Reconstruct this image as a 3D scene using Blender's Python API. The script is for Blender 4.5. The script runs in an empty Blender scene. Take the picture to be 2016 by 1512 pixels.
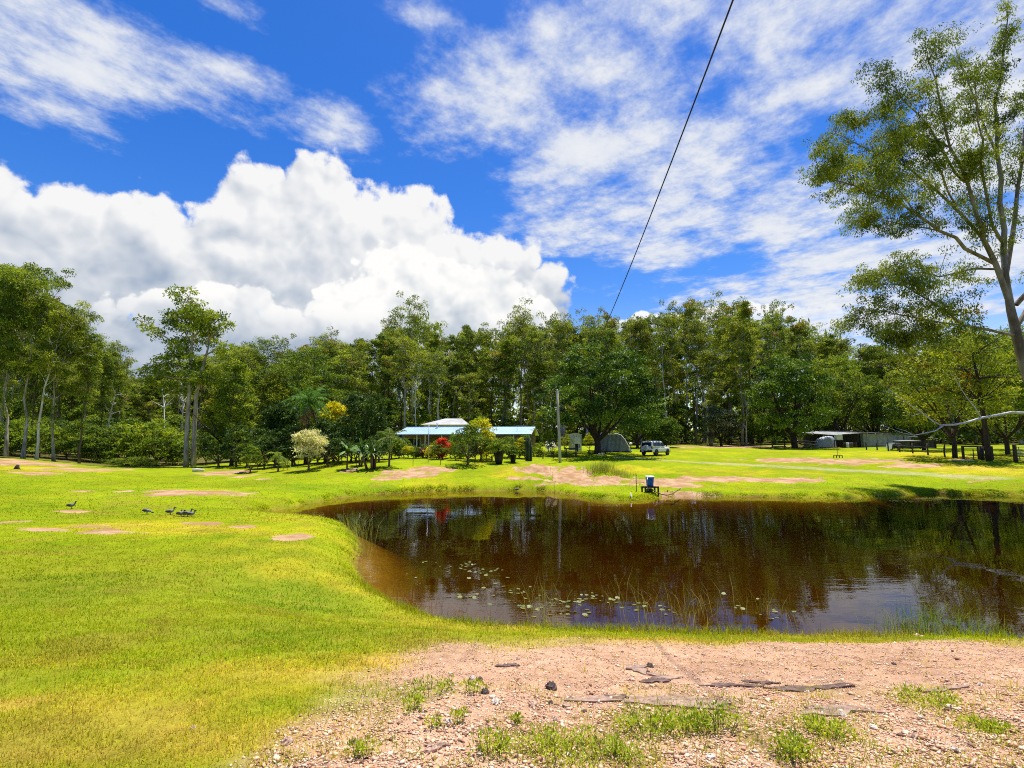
import bpy, math, random
import numpy as np
from mathutils import Vector, Matrix

scene = bpy.context.scene
COL = scene.collection
R = math.radians
rnd = random.Random(7)

# ------------------------------------------------------------------ camera
F = 1000.0                       # focal length in photograph pixels (2016 wide)
CAMZ = 3.7                       # eye height above the pond surface
TH = math.atan(114.0 / F)        # looking slightly upwards
cam_d = bpy.data.cameras.new('camera')
cam_d.sensor_width = 36.0
cam_d.lens = 36.0 * F / 2016.0
cam_d.clip_start = 0.05
cam_d.clip_end = 12000.0
cam = bpy.data.objects.new('camera', cam_d)
cam.location = (0, 0, CAMZ)
cam.rotation_euler = (math.pi / 2 + TH, 0, 0)
COL.objects.link(cam)
scene.camera = cam

vs = scene.view_settings
vs.view_transform = 'Standard'
vs.look = 'None'
vs.gamma = 1.0
vs.use_curve_mapping = False
vs.exposure = 0.62
scene.cycles.max_bounces = 6
scene.cycles.diffuse_bounces = 2
scene.cycles.glossy_bounces = 2
scene.cycles.transmission_bounces = 4
scene.cycles.transparent_max_bounces = 8
scene.cycles.caustics_reflective = False
scene.cycles.caustics_refractive = False
scene.cycles.use_denoising = False
scene.cycles.filter_width = 1.05
scene.cycles.sample_clamp_indirect = 4.0

SUN_EL, SUN_AZ = R(75), R(32)   # azimuth measured from +Y towards +X
sun_dir = Vector((math.cos(SUN_EL) * math.sin(SUN_AZ), math.cos(SUN_EL) * math.cos(SUN_AZ), math.sin(SUN_EL)))
sl = bpy.data.lights.new('sun', 'SUN')
sl.energy = 5.0
sl.angle = R(0.6)
sl.color = (1.0, 0.955, 0.88)
so = bpy.data.objects.new('sun', sl)
so.rotation_euler = sun_dir.to_track_quat('Z', 'Y').to_euler()
COL.objects.link(so)


def ray(px, py):
    u = (px - 1008.0) / F
    v = (756.0 - py) / F
    return (u, math.cos(TH) - v * math.sin(TH), math.sin(TH) + v * math.cos(TH))


def at(px, py, Y):
    d = ray(px, py)
    t = Y / d[1]
    return Vector((d[0] * t, Y, CAMZ + d[2] * t))


def azel(px, py):
    d = Vector(ray(px, py)).normalized()
    return math.atan2(d.x, d.y), math.asin(d.z)


# ------------------------------------------------------------------ sky
class NT:
    """small helper to write node trees"""
    def __init__(s, tree):
        s.t = tree
        s.n = tree.nodes
        s.l = tree.links

    def new(s, kind, **kw):
        n = s.n.new(kind)
        for k, v in kw.items():
            setattr(n, k, v)
        return n

    def put(s, sock, val):
        if isinstance(val, bpy.types.NodeSocket):
            s.l.new(val, sock)
        elif val is not None:
            if hasattr(sock.default_value, '__len__') and not hasattr(val, '__len__'):
                val = (val,) * len(sock.default_value)
            if hasattr(sock.default_value, '__len__') and len(sock.default_value) == 4 and len(val) == 3:
                val = tuple(val) + (1.0,)
            sock.default_value = val

    def math(s, op, a, b=None, c=None, clamp=False):
        n = s.new('ShaderNodeMath', operation=op, use_clamp=clamp)
        for i, v in enumerate((a, b, c)):
            if v is not None:
                s.put(n.inputs[i], v)
        return n.outputs[0]

    def vmath(s, op, a, b=None, scale=None):
        n = s.new('ShaderNodeVectorMath', operation=op)
        s.put(n.inputs[0], a)
        if b is not None:
            s.put(n.inputs[1], b)
        if scale is not None:
            s.put(n.inputs['Scale'], scale)
        return n.outputs['Value'] if op in ('DISTANCE', 'LENGTH', 'DOT_PRODUCT') else n.outputs['Vector']

    def noise(s, vec, scale, detail=4.0, rough=0.55, dist=0.0, lac=2.0, dims='3D'):
        n = s.new('ShaderNodeTexNoise', noise_dimensions=dims)
        s.put(n.inputs['Vector'], vec)
        s.put(n.inputs['Scale'], scale)
        n.inputs['Detail'].default_value = detail
        n.inputs['Roughness'].default_value = rough
        n.inputs['Lacunarity'].default_value = lac
        n.inputs['Distortion'].default_value = dist
        return n.outputs['Fac']

    def mapr(s, v, a, b, c=0.0, d=1.0, smooth=True):
        n = s.new('ShaderNodeMapRange')
        n.interpolation_type = 'SMOOTHSTEP' if smooth else 'LINEAR'
        n.clamp = True
        s.put(n.inputs[0], v)
        for i, q in enumerate((a, b, c, d)):
            s.put(n.inputs[i + 1], q)
        return n.outputs[0]

    def mix(s, fac, a, b, mode='MIX'):
        n = s.new('ShaderNodeMix', data_type='RGBA', blend_type=mode)
        s.put(n.inputs[0], fac)
        s.put(n.inputs[6], a)
        s.put(n.inputs[7], b)
        return n.outputs[2]


world = bpy.data.worlds.new('World')
scene.world = world
world.use_nodes = True
W = NT(world.node_tree)
W.n.clear()
sky = W.new('ShaderNodeTexSky', sky_type='NISHITA')
sky.sun_disc = False
sky.sun_elevation = SUN_EL
sky.sun_rotation = SUN_AZ
sky.air_density = 1.0
sky.dust_density = 0.3
sky.ozone_density = 3.0
hs = W.new('ShaderNodeHueSaturation')
hs.inputs['Value'].default_value = 1.03
hs.inputs['Hue'].default_value = 0.515
W.l.new(sky.outputs[0], hs.inputs['Color'])
tc = W.new('ShaderNodeTexCoord')
dirv = tc.outputs['Generated']
sep = W.new('ShaderNodeSeparateXYZ')
W.l.new(dirv, sep.inputs[0])
dx, dy, dz = sep.outputs
az = W.math('ARCTAN2', dx, dy)
el = W.math('ARCSINE', dz)
W.put(hs.inputs['Saturation'], W.mapr(el, .02, .30, 1.0, 1.40))


def spots(lst):
    """lst of (px, py, half width px, half height px, weight); returns the field"""
    out = None
    for (px, py, w, h, wt) in lst:
        a0, e0 = azel(px, py)
        a1, _ = azel(px + w, py)
        _, e1 = azel(px, py - h)
        a = W.math('MULTIPLY', W.math('SUBTRACT', az, a0), 1.0 / abs(a1 - a0))
        e = W.math('MULTIPLY', W.math('SUBTRACT', el, e0), 1.0 / abs(e1 - e0))
        r2 = W.math('ADD', W.math('MULTIPLY', a, a), W.math('MULTIPLY', e, e))
        v = W.math('MULTIPLY', W.math('SUBTRACT', 1.0, W.math('SQRT', r2)), wt)
        out = v if out is None else W.math('SMOOTH_MAX', out, v, 0.12)
    return out


n_big = W.noise(dirv, 4.6, 8, 0.60, 0.0)
n_fine = W.noise(W.vmath('ADD', dirv, (3.1, 1.7, .4)), 15.0, 6, 0.66, 0.0)
def billow(vec):
    """rounded heads with creased valleys between them"""
    n_ = W.noise(vec, 7.5, 3.0, 0.5)
    n2_ = W.noise(vec, 19.0, 2.0, 0.5)
    b1 = W.math('ABSOLUTE', W.math('SUBTRACT', n_, .5))
    b2 = W.math('ABSOLUTE', W.math('SUBTRACT', n2_, .5))
    return W.math('ADD', W.math('MULTIPLY', b1, 1.5), W.math('MULTIPLY', b2, .75))


bil = billow(dirv)
bl_ = W.math('SUBTRACT', bil, .12)
# --- heaped clouds behind
fA = spots([(-330, 560, 420, 320, 1), (-20, 440, 100, 140, .9), (60, 610, 250, 180, 1), (330, 530, 260, 150, 1), (600, 495, 240, 180, 1),
            (760, 535, 200, 180, 1), (930, 600, 190, 170, 1), (1070, 640, 60, 60, .7), (560, 720, 600, 130, 1), (150, 720, 500, 140, 1),
            (-1500, 600, 900, 260, 1)])
puff = W.math('ADD', W.math('MULTIPLY', W.math('SUBTRACT', n_big, .5), 1.45), W.math('MULTIPLY', W.math('SUBTRACT', n_fine, .5), .95))
fA2 = W.math('ADD', fA, W.math('ADD', W.math('MULTIPLY', puff, .55), W.math('MULTIPLY', bl_, .8)))
aA = W.mapr(fA2, 0.04, 0.17)
# lumps: the field compared with itself a little further towards the sun gives lit tops and grey undersides
up = W.vmath('ADD', dirv, (0.02, 0.0, 0.045))
lump = W.math('SUBTRACT', W.noise(dirv, 5.0, 4, 0.6), W.noise(up, 5.0, 4, 0.6))
lump2 = W.math('SUBTRACT', bil, billow(W.vmath('ADD', dirv, (0.012, 0.0, 0.024))))
lit = W.math('ADD', W.math('MULTIPLY', lump, 1.6), W.math('MULTIPLY', lump2, 1.6))
thick = W.mapr(fA2, 0.1, 1.2, 0.0, 0.40)
hi = W.mapr(el, azel(600, 725)[1], azel(600, 450)[1], -0.62, 0.34)
sA = W.math('ADD', W.math('SUBTRACT', W.math('ADD', .74, lit), thick), hi, clamp=True)
cA = W.mix(sA, (0.40, 0.49, 0.63), (1.0, 1.0, 1.0))
# --- bright heaped clouds in front of them
fB = spots([(840, 620, 240, 130, 1), (800, 540, 90, 80, .8), (930, 590, 130, 80, .8), (1045, 630, 70, 50, .8), (670, 680, 200, 70, .8),
            (400, 630, 230, 70, .8), (470, 600, 110, 60, .7), (1290, 665, 190, 50, .9), (1480, 660, 260, 70, .9), (1700, 690, 220, 90, .8)])
fB2 = W.math('ADD', fB, W.math('ADD', W.math('MULTIPLY', puff, .5), W.math('MULTIPLY', bl_, .8)))
aB = W.mapr(fB2, 0.10, 0.18)
aBsoft = W.math('MULTIPLY', aB, W.mapr(el, azel(600, 700)[1], azel(600, 590)[1], 0.0, 1.0))
thB = W.mapr(fB2, 0.15, 1.0, 0.0, 0.45)
sB = W.math('SUBTRACT', W.math('ADD', 1.02, lit), thB, clamp=True)
cB = W.mix(sB, (0.46, 0.55, 0.66), (1.08, 1.07, 1.05))
# --- broken high cloud: a flat layer seen in perspective
zc = W.math('MAXIMUM', dz, 0.06)
comb = W.new('ShaderNodeCombineXYZ')
W.put(comb.inputs[0], W.math('DIVIDE', dx, zc))
W.put(comb.inputs[1], W.math('DIVIDE', dy, zc))
mp = W.new('ShaderNodeMapping')
W.l.new(comb.outputs[0], mp.inputs[0])
mp.inputs['Rotation'].default_value = (0, 0, R(-50))
mp.inputs['Scale'].default_value = (1.0, 0.95, 1.0)
q = mp.outputs[0]
h1 = W.noise(q, 1.7, 8, 0.62, 0.0)
h2 = W.noise(W.vmath('ADD', q, (5.3, 2.2, 0)), 6.5, 6, 0.68, 0.0)
fC = spots([(1650, 40, 640, 280, 1.3), (1260, 330, 320, 180, 1.1), (1200, 60, 350, 240, .9), (930, 150, 240, 180, .8), (850, 40, 160, 90, .6), (660, 250, 80, 70, .4), (1120, 420, 160, 120, .8),
            (1330, 470, 260, 90, .8), (1560, 430, 250, 100, .9), (1720, 570, 400, 170, 1.2), (1950, 350, 260, 360, 1.2), (1500, 600, 240, 80, .9),
            (250, 110, 330, 110, .9), (60, 60, 300, 180, .9), (400, 130, 180, 60, .8), (120, 220, 150, 60, .6), (450, 10, 90, 50, .5),
            (-700, 100, 420, 300, .7), (3000, 200, 700, 420, .9)])
nC = W.math('ADD', W.math('MULTIPLY', W.math('SUBTRACT', h1, .5), 2.6), W.math('MULTIPLY', W.math('SUBTRACT', h2, .5), 1.25))
fC2 = W.math('ADD', W.math('MINIMUM', fC, .55), nC)
aC = W.math('MULTIPLY', W.mapr(fC2, -0.05, 0.75), 0.93)
sC = W.math('ADD', W.mapr(fC2, 0.0, 1.0, 0.25, .85), W.math('MULTIPLY', W.math('SUBTRACT', h2, .5), 1.0), clamp=True)
cC = W.mix(sC, (0.58, 0.68, 0.88), (0.96, 0.97, 0.98))
CL = 5.6                                        # cloud radiance in the sky texture's own units
c0 = W.mix(aC, hs.outputs[0], W.mix(1.0, cC, (CL, CL, CL), 'MULTIPLY'))
c1 = W.mix(aA, c0, W.mix(1.0, cA, (CL, CL, CL), 'MULTIPLY'))
c2 = W.mix(aBsoft, c1, W.mix(1.0, cB, (CL, CL, CL), 'MULTIPLY'))
bg = W.new('ShaderNodeBackground')
W.l.new(c2, bg.inputs['Color'])
bg.inputs['Strength'].default_value = 0.108
wo = W.new('ShaderNodeOutputWorld')
W.l.new(bg.outputs[0], wo.inputs['Surface'])
world.cycles.sampling_method = 'MANUAL'
world.cycles.sample_map_resolution = 512

# ------------------------------------------------------------------ object helpers
def tag(o, label=None, cat=None, group=None, kind=None):
    if label: o['label'] = label
    if cat: o['category'] = cat
    if group: o['group'] = group
    if kind: o['kind'] = kind
    return o


def thing(name, label, cat, loc=(0, 0, 0), rz=0.0, group=None, sc=1.0):
    o = bpy.data.objects.new(name, None)
    o.empty_display_size = 0.2
    COL.objects.link(o)
    o.location = loc
    o.rotation_euler = (0, 0, rz)
    o.scale = (sc, sc, sc) if not hasattr(sc, '__len__') else sc
    return tag(o, label, cat, group)


def link(name, me, mat=None, parent=None, loc=None, rz=None):
    o = bpy.data.objects.new(name, me)
    if mat is not None and not me.materials:
        me.materials.append(mat)
    COL.objects.link(o)
    if parent is not None:
        o.parent = parent
    if loc is not None:
        o.location = loc
    if rz is not None:
        o.rotation_euler = (0, 0, rz)
    return o


def np_mesh(name, V, Q, smooth=False, attrs=None):
    """mesh from numpy arrays: V (n,3), Q (m,k) faces of k corners"""
    me = bpy.data.meshes.new(name)
    V = np.ascontiguousarray(V, dtype=np.float32)
    Q = np.ascontiguousarray(Q, dtype=np.int32)
    m, k = Q.shape
    me.vertices.add(len(V))
    me.vertices.foreach_set('co', V.ravel())
    me.loops.add(m * k)
    me.loops.foreach_set('vertex_index', Q.ravel())
    me.polygons.add(m)
    me.polygons.foreach_set('loop_start', np.arange(0, m * k, k, dtype=np.int32))
    me.polygons.foreach_set('loop_total', np.full(m, k, dtype=np.int32))
    me.update(calc_edges=True)
    if smooth:
        me.polygons.foreach_set('use_smooth', np.ones(m, dtype=bool))
    for an, (kind, arr) in (attrs or {}).items():
        a = me.attributes.new(an, kind, 'POINT')
        a.data.foreach_set('color' if kind == 'FLOAT_COLOR' else 'value', np.ascontiguousarray(arr, dtype=np.float32).ravel())
    return me


class MB:
    """collects shapes, builds ONE mesh object"""
    def __init__(s):
        s.v = []
        s.f = []

    def add(s, vs_, fs_):
        b = len(s.v)
        s.v.extend(tuple(v) for v in vs_)
        s.f.extend(tuple(i + b for i in f) for f in fs_)
        return s

    def box(s, c, d, rz=0.0, rx=0.0, ry=0.0):
        m = Matrix.Translation(Vector(c)) @ Matrix.Rotation(rz, 4, 'Z') @ Matrix.Rotation(ry, 4, 'Y') @ Matrix.Rotation(rx, 4, 'X')
        x, y, z = d[0] / 2, d[1] / 2, d[2] / 2
        vs_ = [m @ Vector(p) for p in ((-x, -y, -z), (x, -y, -z), (x, y, -z), (-x, y, -z), (-x, -y, z), (x, -y, z), (x, y, z), (-x, y, z))]
        return s.add(vs_, [(0, 3, 2, 1), (4, 5, 6, 7), (0, 1, 5, 4), (1, 2, 6, 5), (2, 3, 7, 6), (3, 0, 4, 7)])

    def beam(s, a, b, w, h):
        """rectangular bar from a to b"""
        a, b = Vector(a), Vector(b)
        d = (b - a).normalized()
        u = d.cross(Vector((0, 0, 1)))
        u = u.normalized() if u.length > 1e-4 else Vector((1, 0, 0))
        w2 = d.cross(u).normalized() * h / 2
        u = u * w / 2
        vs_ = [p + i * u + j * w2 for p in (a, b) for i, j in ((-1, -1), (1, -1), (1, 1), (-1, 1))]
        return s.add(vs_, [(3, 2, 1, 0), (4, 5, 6, 7), (0, 1, 5, 4), (1, 2, 6, 5), (2, 3, 7, 6), (3, 0, 4, 7)])

    def tube(s, pts, rads, n=6, cap=True):
        pts = [Vector(p) for p in pts]
        if not hasattr(rads, '__len__'):
            rads = [rads] * len(pts)
        ref = None
        b = len(s.v)
        for i, p in enumerate(pts):
            d = (pts[min(i + 1, len(pts) - 1)] - pts[max(i - 1, 0)]).normalized()
            if ref is None:
                ref = d.cross(Vector((0.31, 0.87, 0.13)))
                if ref.length < 1e-3:
                    ref = d.cross(Vector((1, 0, 0)))
            ref = (ref - d * ref.dot(d)).normalized()
            w = d.cross(ref)
            for k in range(n):
                a = 2 * math.pi * k / n
                s.v.append(tuple(p + (ref * math.cos(a) + w * math.sin(a)) * rads[i]))
        for i in range(len(pts) - 1):
            for k in range(n):
                k2 = (k + 1) % n
                s.f.append((b + i * n + k, b + i * n + k2, b + (i + 1) * n + k2, b + (i + 1) * n + k))
        if cap:
            s.f.append(tuple(b + k for k in reversed(range(n))))
            s.f.append(tuple(b + (len(pts) - 1) * n + k for k in range(n)))
        return s

    def lathe(s, prof, n=14, c=(0, 0, 0), axis='Z'):
        """prof: (radius, height) pairs"""
        b = len(s.v)
        for r, h in prof:
            for k in range(n):
                a = 2 * math.pi * k / n
                x, y = r * math.cos(a), r * math.sin(a)
                p = (x, y, h) if axis == 'Z' else ((x, h, y) if axis == 'Y' else (h, x, y))
                s.v.append((p[0] + c[0], p[1] + c[1], p[2] + c[2]))
        m = len(prof)
        for i in range(m - 1):
            for k in range(n):
                k2 = (k + 1) % n
                s.f.append((b + i * n + k, b + i * n + k2, b + (i + 1) * n + k2, b + (i + 1) * n + k))
        s.f.append(tuple(b + k for k in reversed(range(n))))
        s.f.append(tuple(b + (m - 1) * n + k for k in range(n)))
        return s

    def prism(s, poly, y0, y1):
        """outline in (x,z), extruded along y"""
        n = len(poly)
        vs_ = [(x, y0, z) for x, z in poly] + [(x, y1, z) for x, z in poly]
        fs_ = [tuple(range(n)), tuple(reversed(range(n, 2 * n)))]
        fs_ += [(i, i + n, (i + 1) % n + n, (i + 1) % n) for i in range(n)]
        return s.add(vs_, fs_)

    def ball(s, c, r, n=8, m=6):
        prof = [(max(1e-3, math.sin(math.pi * i / m)), -math.cos(math.pi * i / m)) for i in range(m + 1)]
        b = len(s.v)
        s.lathe(prof, n)
        rr = r if hasattr(r, '__len__') else (r, r, r)
        for i in range(b, len(s.v)):
            v = s.v[i]
            s.v[i] = (v[0] * rr[0] + c[0], v[1] * rr[1] + c[1], v[2] * rr[2] + c[2])
        return s

    def mesh(s, name, mat=None, smooth=False, bevel=0.0):
        me = bpy.data.meshes.new(name)
        me.from_pydata(s.v, [], s.f)
        me.validate(clean_customdata=False)
        import bmesh
        bm = bmesh.new()
        bm.from_mesh(me)
        bmesh.ops.recalc_face_normals(bm, faces=bm.faces)
        if bevel > 0:
            bmesh.ops.bevel(bm, geom=[e for e in bm.edges if len(e.link_faces) == 2 and e.calc_face_angle(0) > 0.6], offset=bevel, segments=1, affect='EDGES', clamp_overlap=True)
        bm.to_mesh(me)
        bm.free()
        if smooth:
            me.polygons.foreach_set('use_smooth', np.ones(len(me.polygons), dtype=bool))
        if mat:
            me.materials.append(mat)
        return me

    def build(s, name, mat=None, parent=None, smooth=False, bevel=0.0, loc=None, rz=None):
        return link(name, s.mesh(name, mat, smooth, bevel), None, parent, loc, rz)


def copy_tree(o, parent=None):
    c = o.copy()
    COL.objects.link(c)
    if parent is not None:
        c.parent = parent
    for ch in list(o.children):
        copy_tree(ch, c)
    return c


# ------------------------------------------------------------------ materials
MATS = {}


def mat(name, color, rough=0.7, metal=0.0, spec=0.3, vary=0.12, scale=6.0, bump=0.0, bscale=30.0, color2=None, coat=0.0, stretch=None):
    """procedural paint / wood / metal: base colour with uneven tone, optional grain relief"""
    if name in MATS:
        return MATS[name]
    m = bpy.data.materials.new(name)
    m.use_nodes = True
    T = NT(m.node_tree)
    b = T.n['Principled BSDF']
    b.inputs['Roughness'].default_value = rough
    b.inputs['Metallic'].default_value = metal
    b.inputs['Specular IOR Level'].default_value = spec
    b.inputs['Coat Weight'].default_value = coat
    co = T.new('ShaderNodeTexCoord').outputs['Object']
    if stretch:
        mpn = T.new('ShaderNodeMapping')
        T.l.new(co, mpn.inputs[0])
        mpn.inputs['Scale'].default_value = stretch
        co = mpn.outputs[0]
    n1 = T.noise(co, scale, 6, 0.6)
    c2_ = color2 or tuple(max(0.0, c * (1 - 2.2 * vary)) for c in color)
    c1_ = color if color2 else tuple(min(1.0, c * (1 + vary)) for c in color)
    T.put(b.inputs['Base Color'], T.mix(T.mapr(n1, .32, .68), c2_, c1_))
    if bump:
        bp = T.new('ShaderNodeBump')
        bp.inputs['Strength'].default_value = bump
        bp.inputs['Distance'].default_value = 0.02
        T.put(bp.inputs['Height'], T.noise(co, bscale, 5, .6))
        T.put(b.inputs['Normal'], bp.outputs[0])
    MATS[name] = m
    return m


def leaf_mat(name, dark, mid, light, trans=0.3, odd=None, oddfrac=0.0, rough=0.6):
    """foliage: tone is a random number of each leaf, so colour belongs to the leaf itself"""
    if name in MATS:
        return MATS[name]
    m = bpy.data.materials.new(name)
    m.use_nodes = True
    T = NT(m.node_tree)
    b = T.n['Principled BSDF']
    out = T.n['Material Output']
    at_ = T.new('ShaderNodeAttribute', attribute_name='tone').outputs['Fac']
    oi = T.new('ShaderNodeObjectInfo').outputs['Random']
    t = T.math('ADD', at_, T.math('MULTIPLY', T.math('SUBTRACT', oi, .5), .35), clamp=True)
    cr = T.new('ShaderNodeValToRGB')
    T.l.new(t, cr.inputs[0])
    e = cr.color_ramp.elements
    e[0].position = 0.0; e[0].color = (*dark, 1)
    e[1].position = 1.0; e[1].color = (*light, 1)
    k = e.new(.5); k.color = (*mid, 1)
    c = cr.outputs[0]
    if odd:
        od = T.new('ShaderNodeAttribute', attribute_name='odd').outputs['Fac']
        c = T.mix(T.mapr(od, 1 - oddfrac, 1 - oddfrac + .02), c, odd)
    T.put(b.inputs['Base Color'], c)
    b.inputs['Roughness'].default_value = rough
    b.inputs['Specular IOR Level'].default_value = 0.18
    tr = T.new('ShaderNodeBsdfTranslucent')
    T.put(tr.inputs['Color'], T.mix(1.0, c, (1.5, 1.35, .6), 'MULTIPLY'))
    mx = T.new('ShaderNodeMixShader')
    mx.inputs[0].default_value = trans
    T.l.new(b.outputs[0], mx.inputs[1])
    T.l.new(tr.outputs[0], mx.inputs[2])
    T.l.new(mx.outputs[0], out.inputs['Surface'])
    MATS[name] = m
    return m


# ------------------------------------------------------------------ value noise for layout
def vnoise(x, y, seed=0):
    x = np.asarray(x, dtype=np.float64); y = np.asarray(y, dtype=np.float64)
    xi = np.floor(x).astype(np.int64); yi = np.floor(y).astype(np.int64)
    fx = x - xi; fy = y - yi
    fx = fx * fx * (3 - 2 * fx); fy = fy * fy * (3 - 2 * fy)

    def h(a, b):
        n = (a * 374761393 + b * 668265263 + seed * 974634777) & 0x7fffffff
        n = ((n ^ (n >> 13)) * 1274126177) & 0x7fffffff
        return ((n ^ (n >> 16)) & 0xffff) / 65535.0
    return (h(xi, yi) * (1 - fx) + h(xi + 1, yi) * fx) * (1 - fy) + (h(xi, yi + 1) * (1 - fx) + h(xi + 1, yi + 1) * fx) * fy


def fbm(x, y, octv=4, seed=0):
    s = 0.0; a = .5; t = 0.0
    for i in range(octv):
        s = s + a * vnoise(x * 2 ** i + 17.3 * i, y * 2 ** i - 9.1 * i, seed + i)
        t += a
        a *= .5
    return s / t


def sstep(a, b, v):
    t = np.clip((v - a) / (b - a), 0, 1)
    return t * t * (3 - 2 * t)
# ------------------------------------------------------------------ terrain
def on_plane(px, py, z=0.0):
    d = ray(px, py)
    t = (z - CAMZ) / d[2]
    return (d[0] * t, d[1] * t)


shore_px = [(2016, 975), (1950, 976), (1880, 974), (1840, 971), (1800, 973), (1740, 976), (1690, 980), (1600, 981), (1500, 979), (1400, 978), (1320, 977), (1270, 983), (1220, 986), (1170, 982),
            (1130, 975), (1085, 969), (1040, 966), (960, 967), (880, 966), (800, 971), (720, 974), (665, 981), (610, 991), (560, 1001), (515, 1011), (490, 1017),
            (520, 1021), (575, 1026), (635, 1031), (680, 1042), (700, 1060), (708, 1085), (702, 1110), (700, 1135), (722, 1166), (765, 1190), (820, 1212), (900, 1229),
            (1000, 1238), (1100, 1243), (1200, 1247), (1350, 1252), (1500, 1256), (1650, 1258), (1800, 1256), (1930, 1262), (2016, 1275)]
shore = [on_plane(*p) for p in shore_px]
shore += [(13, 8.9), (20, 9.5), (30, 13), (42, 20), (48, 28), (44, 34), (38.5, 35.6)]


def chaikin(P, n):
    P = np.array(P)
    for _ in range(n):
        Q = np.roll(P, -1, axis=0)
        P = np.stack([.75 * P + .25 * Q, .25 * P + .75 * Q], 1).reshape(-1, 2)
    return P


SH = chaikin(shore, 1)


def sdist(x, y, P=SH):
    """signed distance to a closed outline, positive outside"""
    x = np.asarray(x, float).ravel(); y = np.asarray(y, float).ravel()
    best = np.full(x.shape, 1e9); ins = np.zeros(x.shape, bool)
    n = len(P)
    for i in range(n):
        ax, ay = P[i]; bx, by = P[(i + 1) % n]
        ex, ey = bx - ax, by - ay
        t = np.clip(((x - ax) * ex + (y - ay) * ey) / (ex * ex + ey * ey + 1e-12), 0, 1)
        best = np.minimum(best, (x - ax - t * ex) ** 2 + (y - ay - t * ey) ** 2)
        c = ((ay > y) != (by > y)) & (x < ex * (y - ay) / (ey if abs(ey) > 1e-12 else 1e-12) + ax)
        ins ^= c
    d = np.sqrt(best)
    return np.where(ins, -d, d)


ctrl = [(0, 0, 2.05), (-3, 2, 2.02), (3, 2, 2.1), (0, 3.8, 1.9), (5, 3.8, 1.95), (10, 3.8, 1.95), (-5, 4, 1.85), (0.3, 5.5, 1.52), (4, 5.5, 1.52), (9, 5.4, 1.55),
        (-3, 6.5, 1.45), (-7, 7, 1.42), (-12, 8, 1.4), (-5, 10, 1.0), (-11, 13, 1.0), (-8, 15.5, .82), (-18, 15, 1.05), (18, 5, 1.9), (30, 8, 1.8), (-30, 5, 1.8),
        (0, -10, 2.2), (15, -15, 2.3), (-20, -15, 2.1), (60, 10, 2.0), (60, 40, 2.0), (-60, 20, 2.6)]
for (px, py, Y) in [(300, 1014, 22), (0, 1040, 16), (0, 960, 32), (150, 985, 27), (400, 965, 31), (150, 932, 42), (0, 900, 53), (75, 905, 56), (155, 915, 58), (370, 919, 61), (500, 935, 48),
                    (280, 919, 66), (600, 921, 50), (740, 916, 47), (620, 948, 40), (850, 911, 51), (800, 936, 43.5), (920, 911, 51), (950, 941, 43), (1100, 911, 55), (1100, 941, 43.5),
                    (1020, 915, 51), (1020, 938, 44.5), (1000, 899, 58), (850, 895, 62), (1130, 893, 64), (1290, 897, 66), (1200, 914, 52), (1200, 954, 39.5), (1400, 931, 45), (1400, 960, 38.5), (1500, 905, 57),
                    (1500, 880, 86), (1300, 883, 80), (1700, 880, 86), (1700, 916, 50), (1700, 950, 40.5), (1900, 930, 44), (1930, 905, 51), (2016, 905, 50), (1900, 960, 38.6), (1000, 885, 76),
                    (600, 903, 72), (300, 902, 84), (100, 892, 88), (0, 885, 75)]:
    p = at(px, py, Y)
    ctrl.append((p.x, p.y, p.z))
ctrl += [(0, 105, 3.3), (-60, 105, 2.2), (-110, 100, 3.2), (60, 105, 3.4), (110, 100, 3.4), (0, 160, 4.5), (-150, 160, 5), (150, 160, 4.5), (-160, 40, 4.0), (160, 40, 3.0), (0, 260, 6), (-250, 250, 6), (250, 250, 6),
         (0, -120, 2.5), (-200, -60, 3), (200, -60, 3)]
CT = np.array(ctrl)


def mq(r2):
    return np.sqrt(r2 + 2.0)


_n = len(CT)
_A = mq((CT[:, None, 0] - CT[None, :, 0]) ** 2 + (CT[:, None, 1] - CT[None, :, 1]) ** 2)
_A = _A - np.eye(_n) * 0.35
_M = np.zeros((_n + 1, _n + 1)); _M[:_n, :_n] = _A; _M[:_n, _n] = 1; _M[_n, :_n] = 1
_wt = np.linalg.solve(_M, np.append(CT[:, 2], 0))


def height(x, y):
    x = np.asarray(x, float).ravel(); y = np.asarray(y, float).ravel()
    zb = np.full(x.shape, _wt[_n])
    for i in range(_n):
        zb += _wt[i] * mq((x - CT[i, 0]) ** 2 + (y - CT[i, 1]) ** 2)
    far = sstep(150, 400, np.hypot(x, y))
    zb = zb * (1 - far) + 5.0 * far
    zb = np.maximum(zb, 0.34)
    d = sdist(x, y)
    near = sstep(13.5, 10.0, y)
    k = 1.7 + 2.5 * near
    t = np.clip(d / k, 0, 1)
    s = near * t ** 0.85 + (1 - near) * (t * (2 - t))
    lip = (.05 + .16 * fbm(x * .5, y * .5, 3, 5)) * (1 - near) + .03
    zo = lip * sstep(0, .25, d) + (zb - lip) * s
    # small unevenness of the ground, more on the eroded bank
    rough = (fbm(x * .35, y * .35, 4, 11) - .5) * .16 * sstep(1.0, 6.0, d) * sstep(4, 14, np.hypot(x, y)) + (fbm(x * 2.2, y * 2.2, 3, 3) - .5) * .05
    # gullies and lumps of the eroded earth bank behind the pump
    bank = sstep(-3, 1, x) * sstep(17, 11, x) * sstep(38, 41, y) * sstep(54, 50, y)
    rough = rough + bank * ((fbm(x * .55, y * .8, 4, 171) - .5) * .75 + np.abs(fbm(x * 1.6, y * .7, 3, 173) - .5) * .45)
    zo = np.maximum(zo + rough, np.where(d > .15, .02, 0.0))
    zi = -np.minimum(1.5, np.abs(d) * .55)
    return np.where(d > 0, zo, zi)


def H(x, y):
    return float(height([x], [y])[0])


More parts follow.
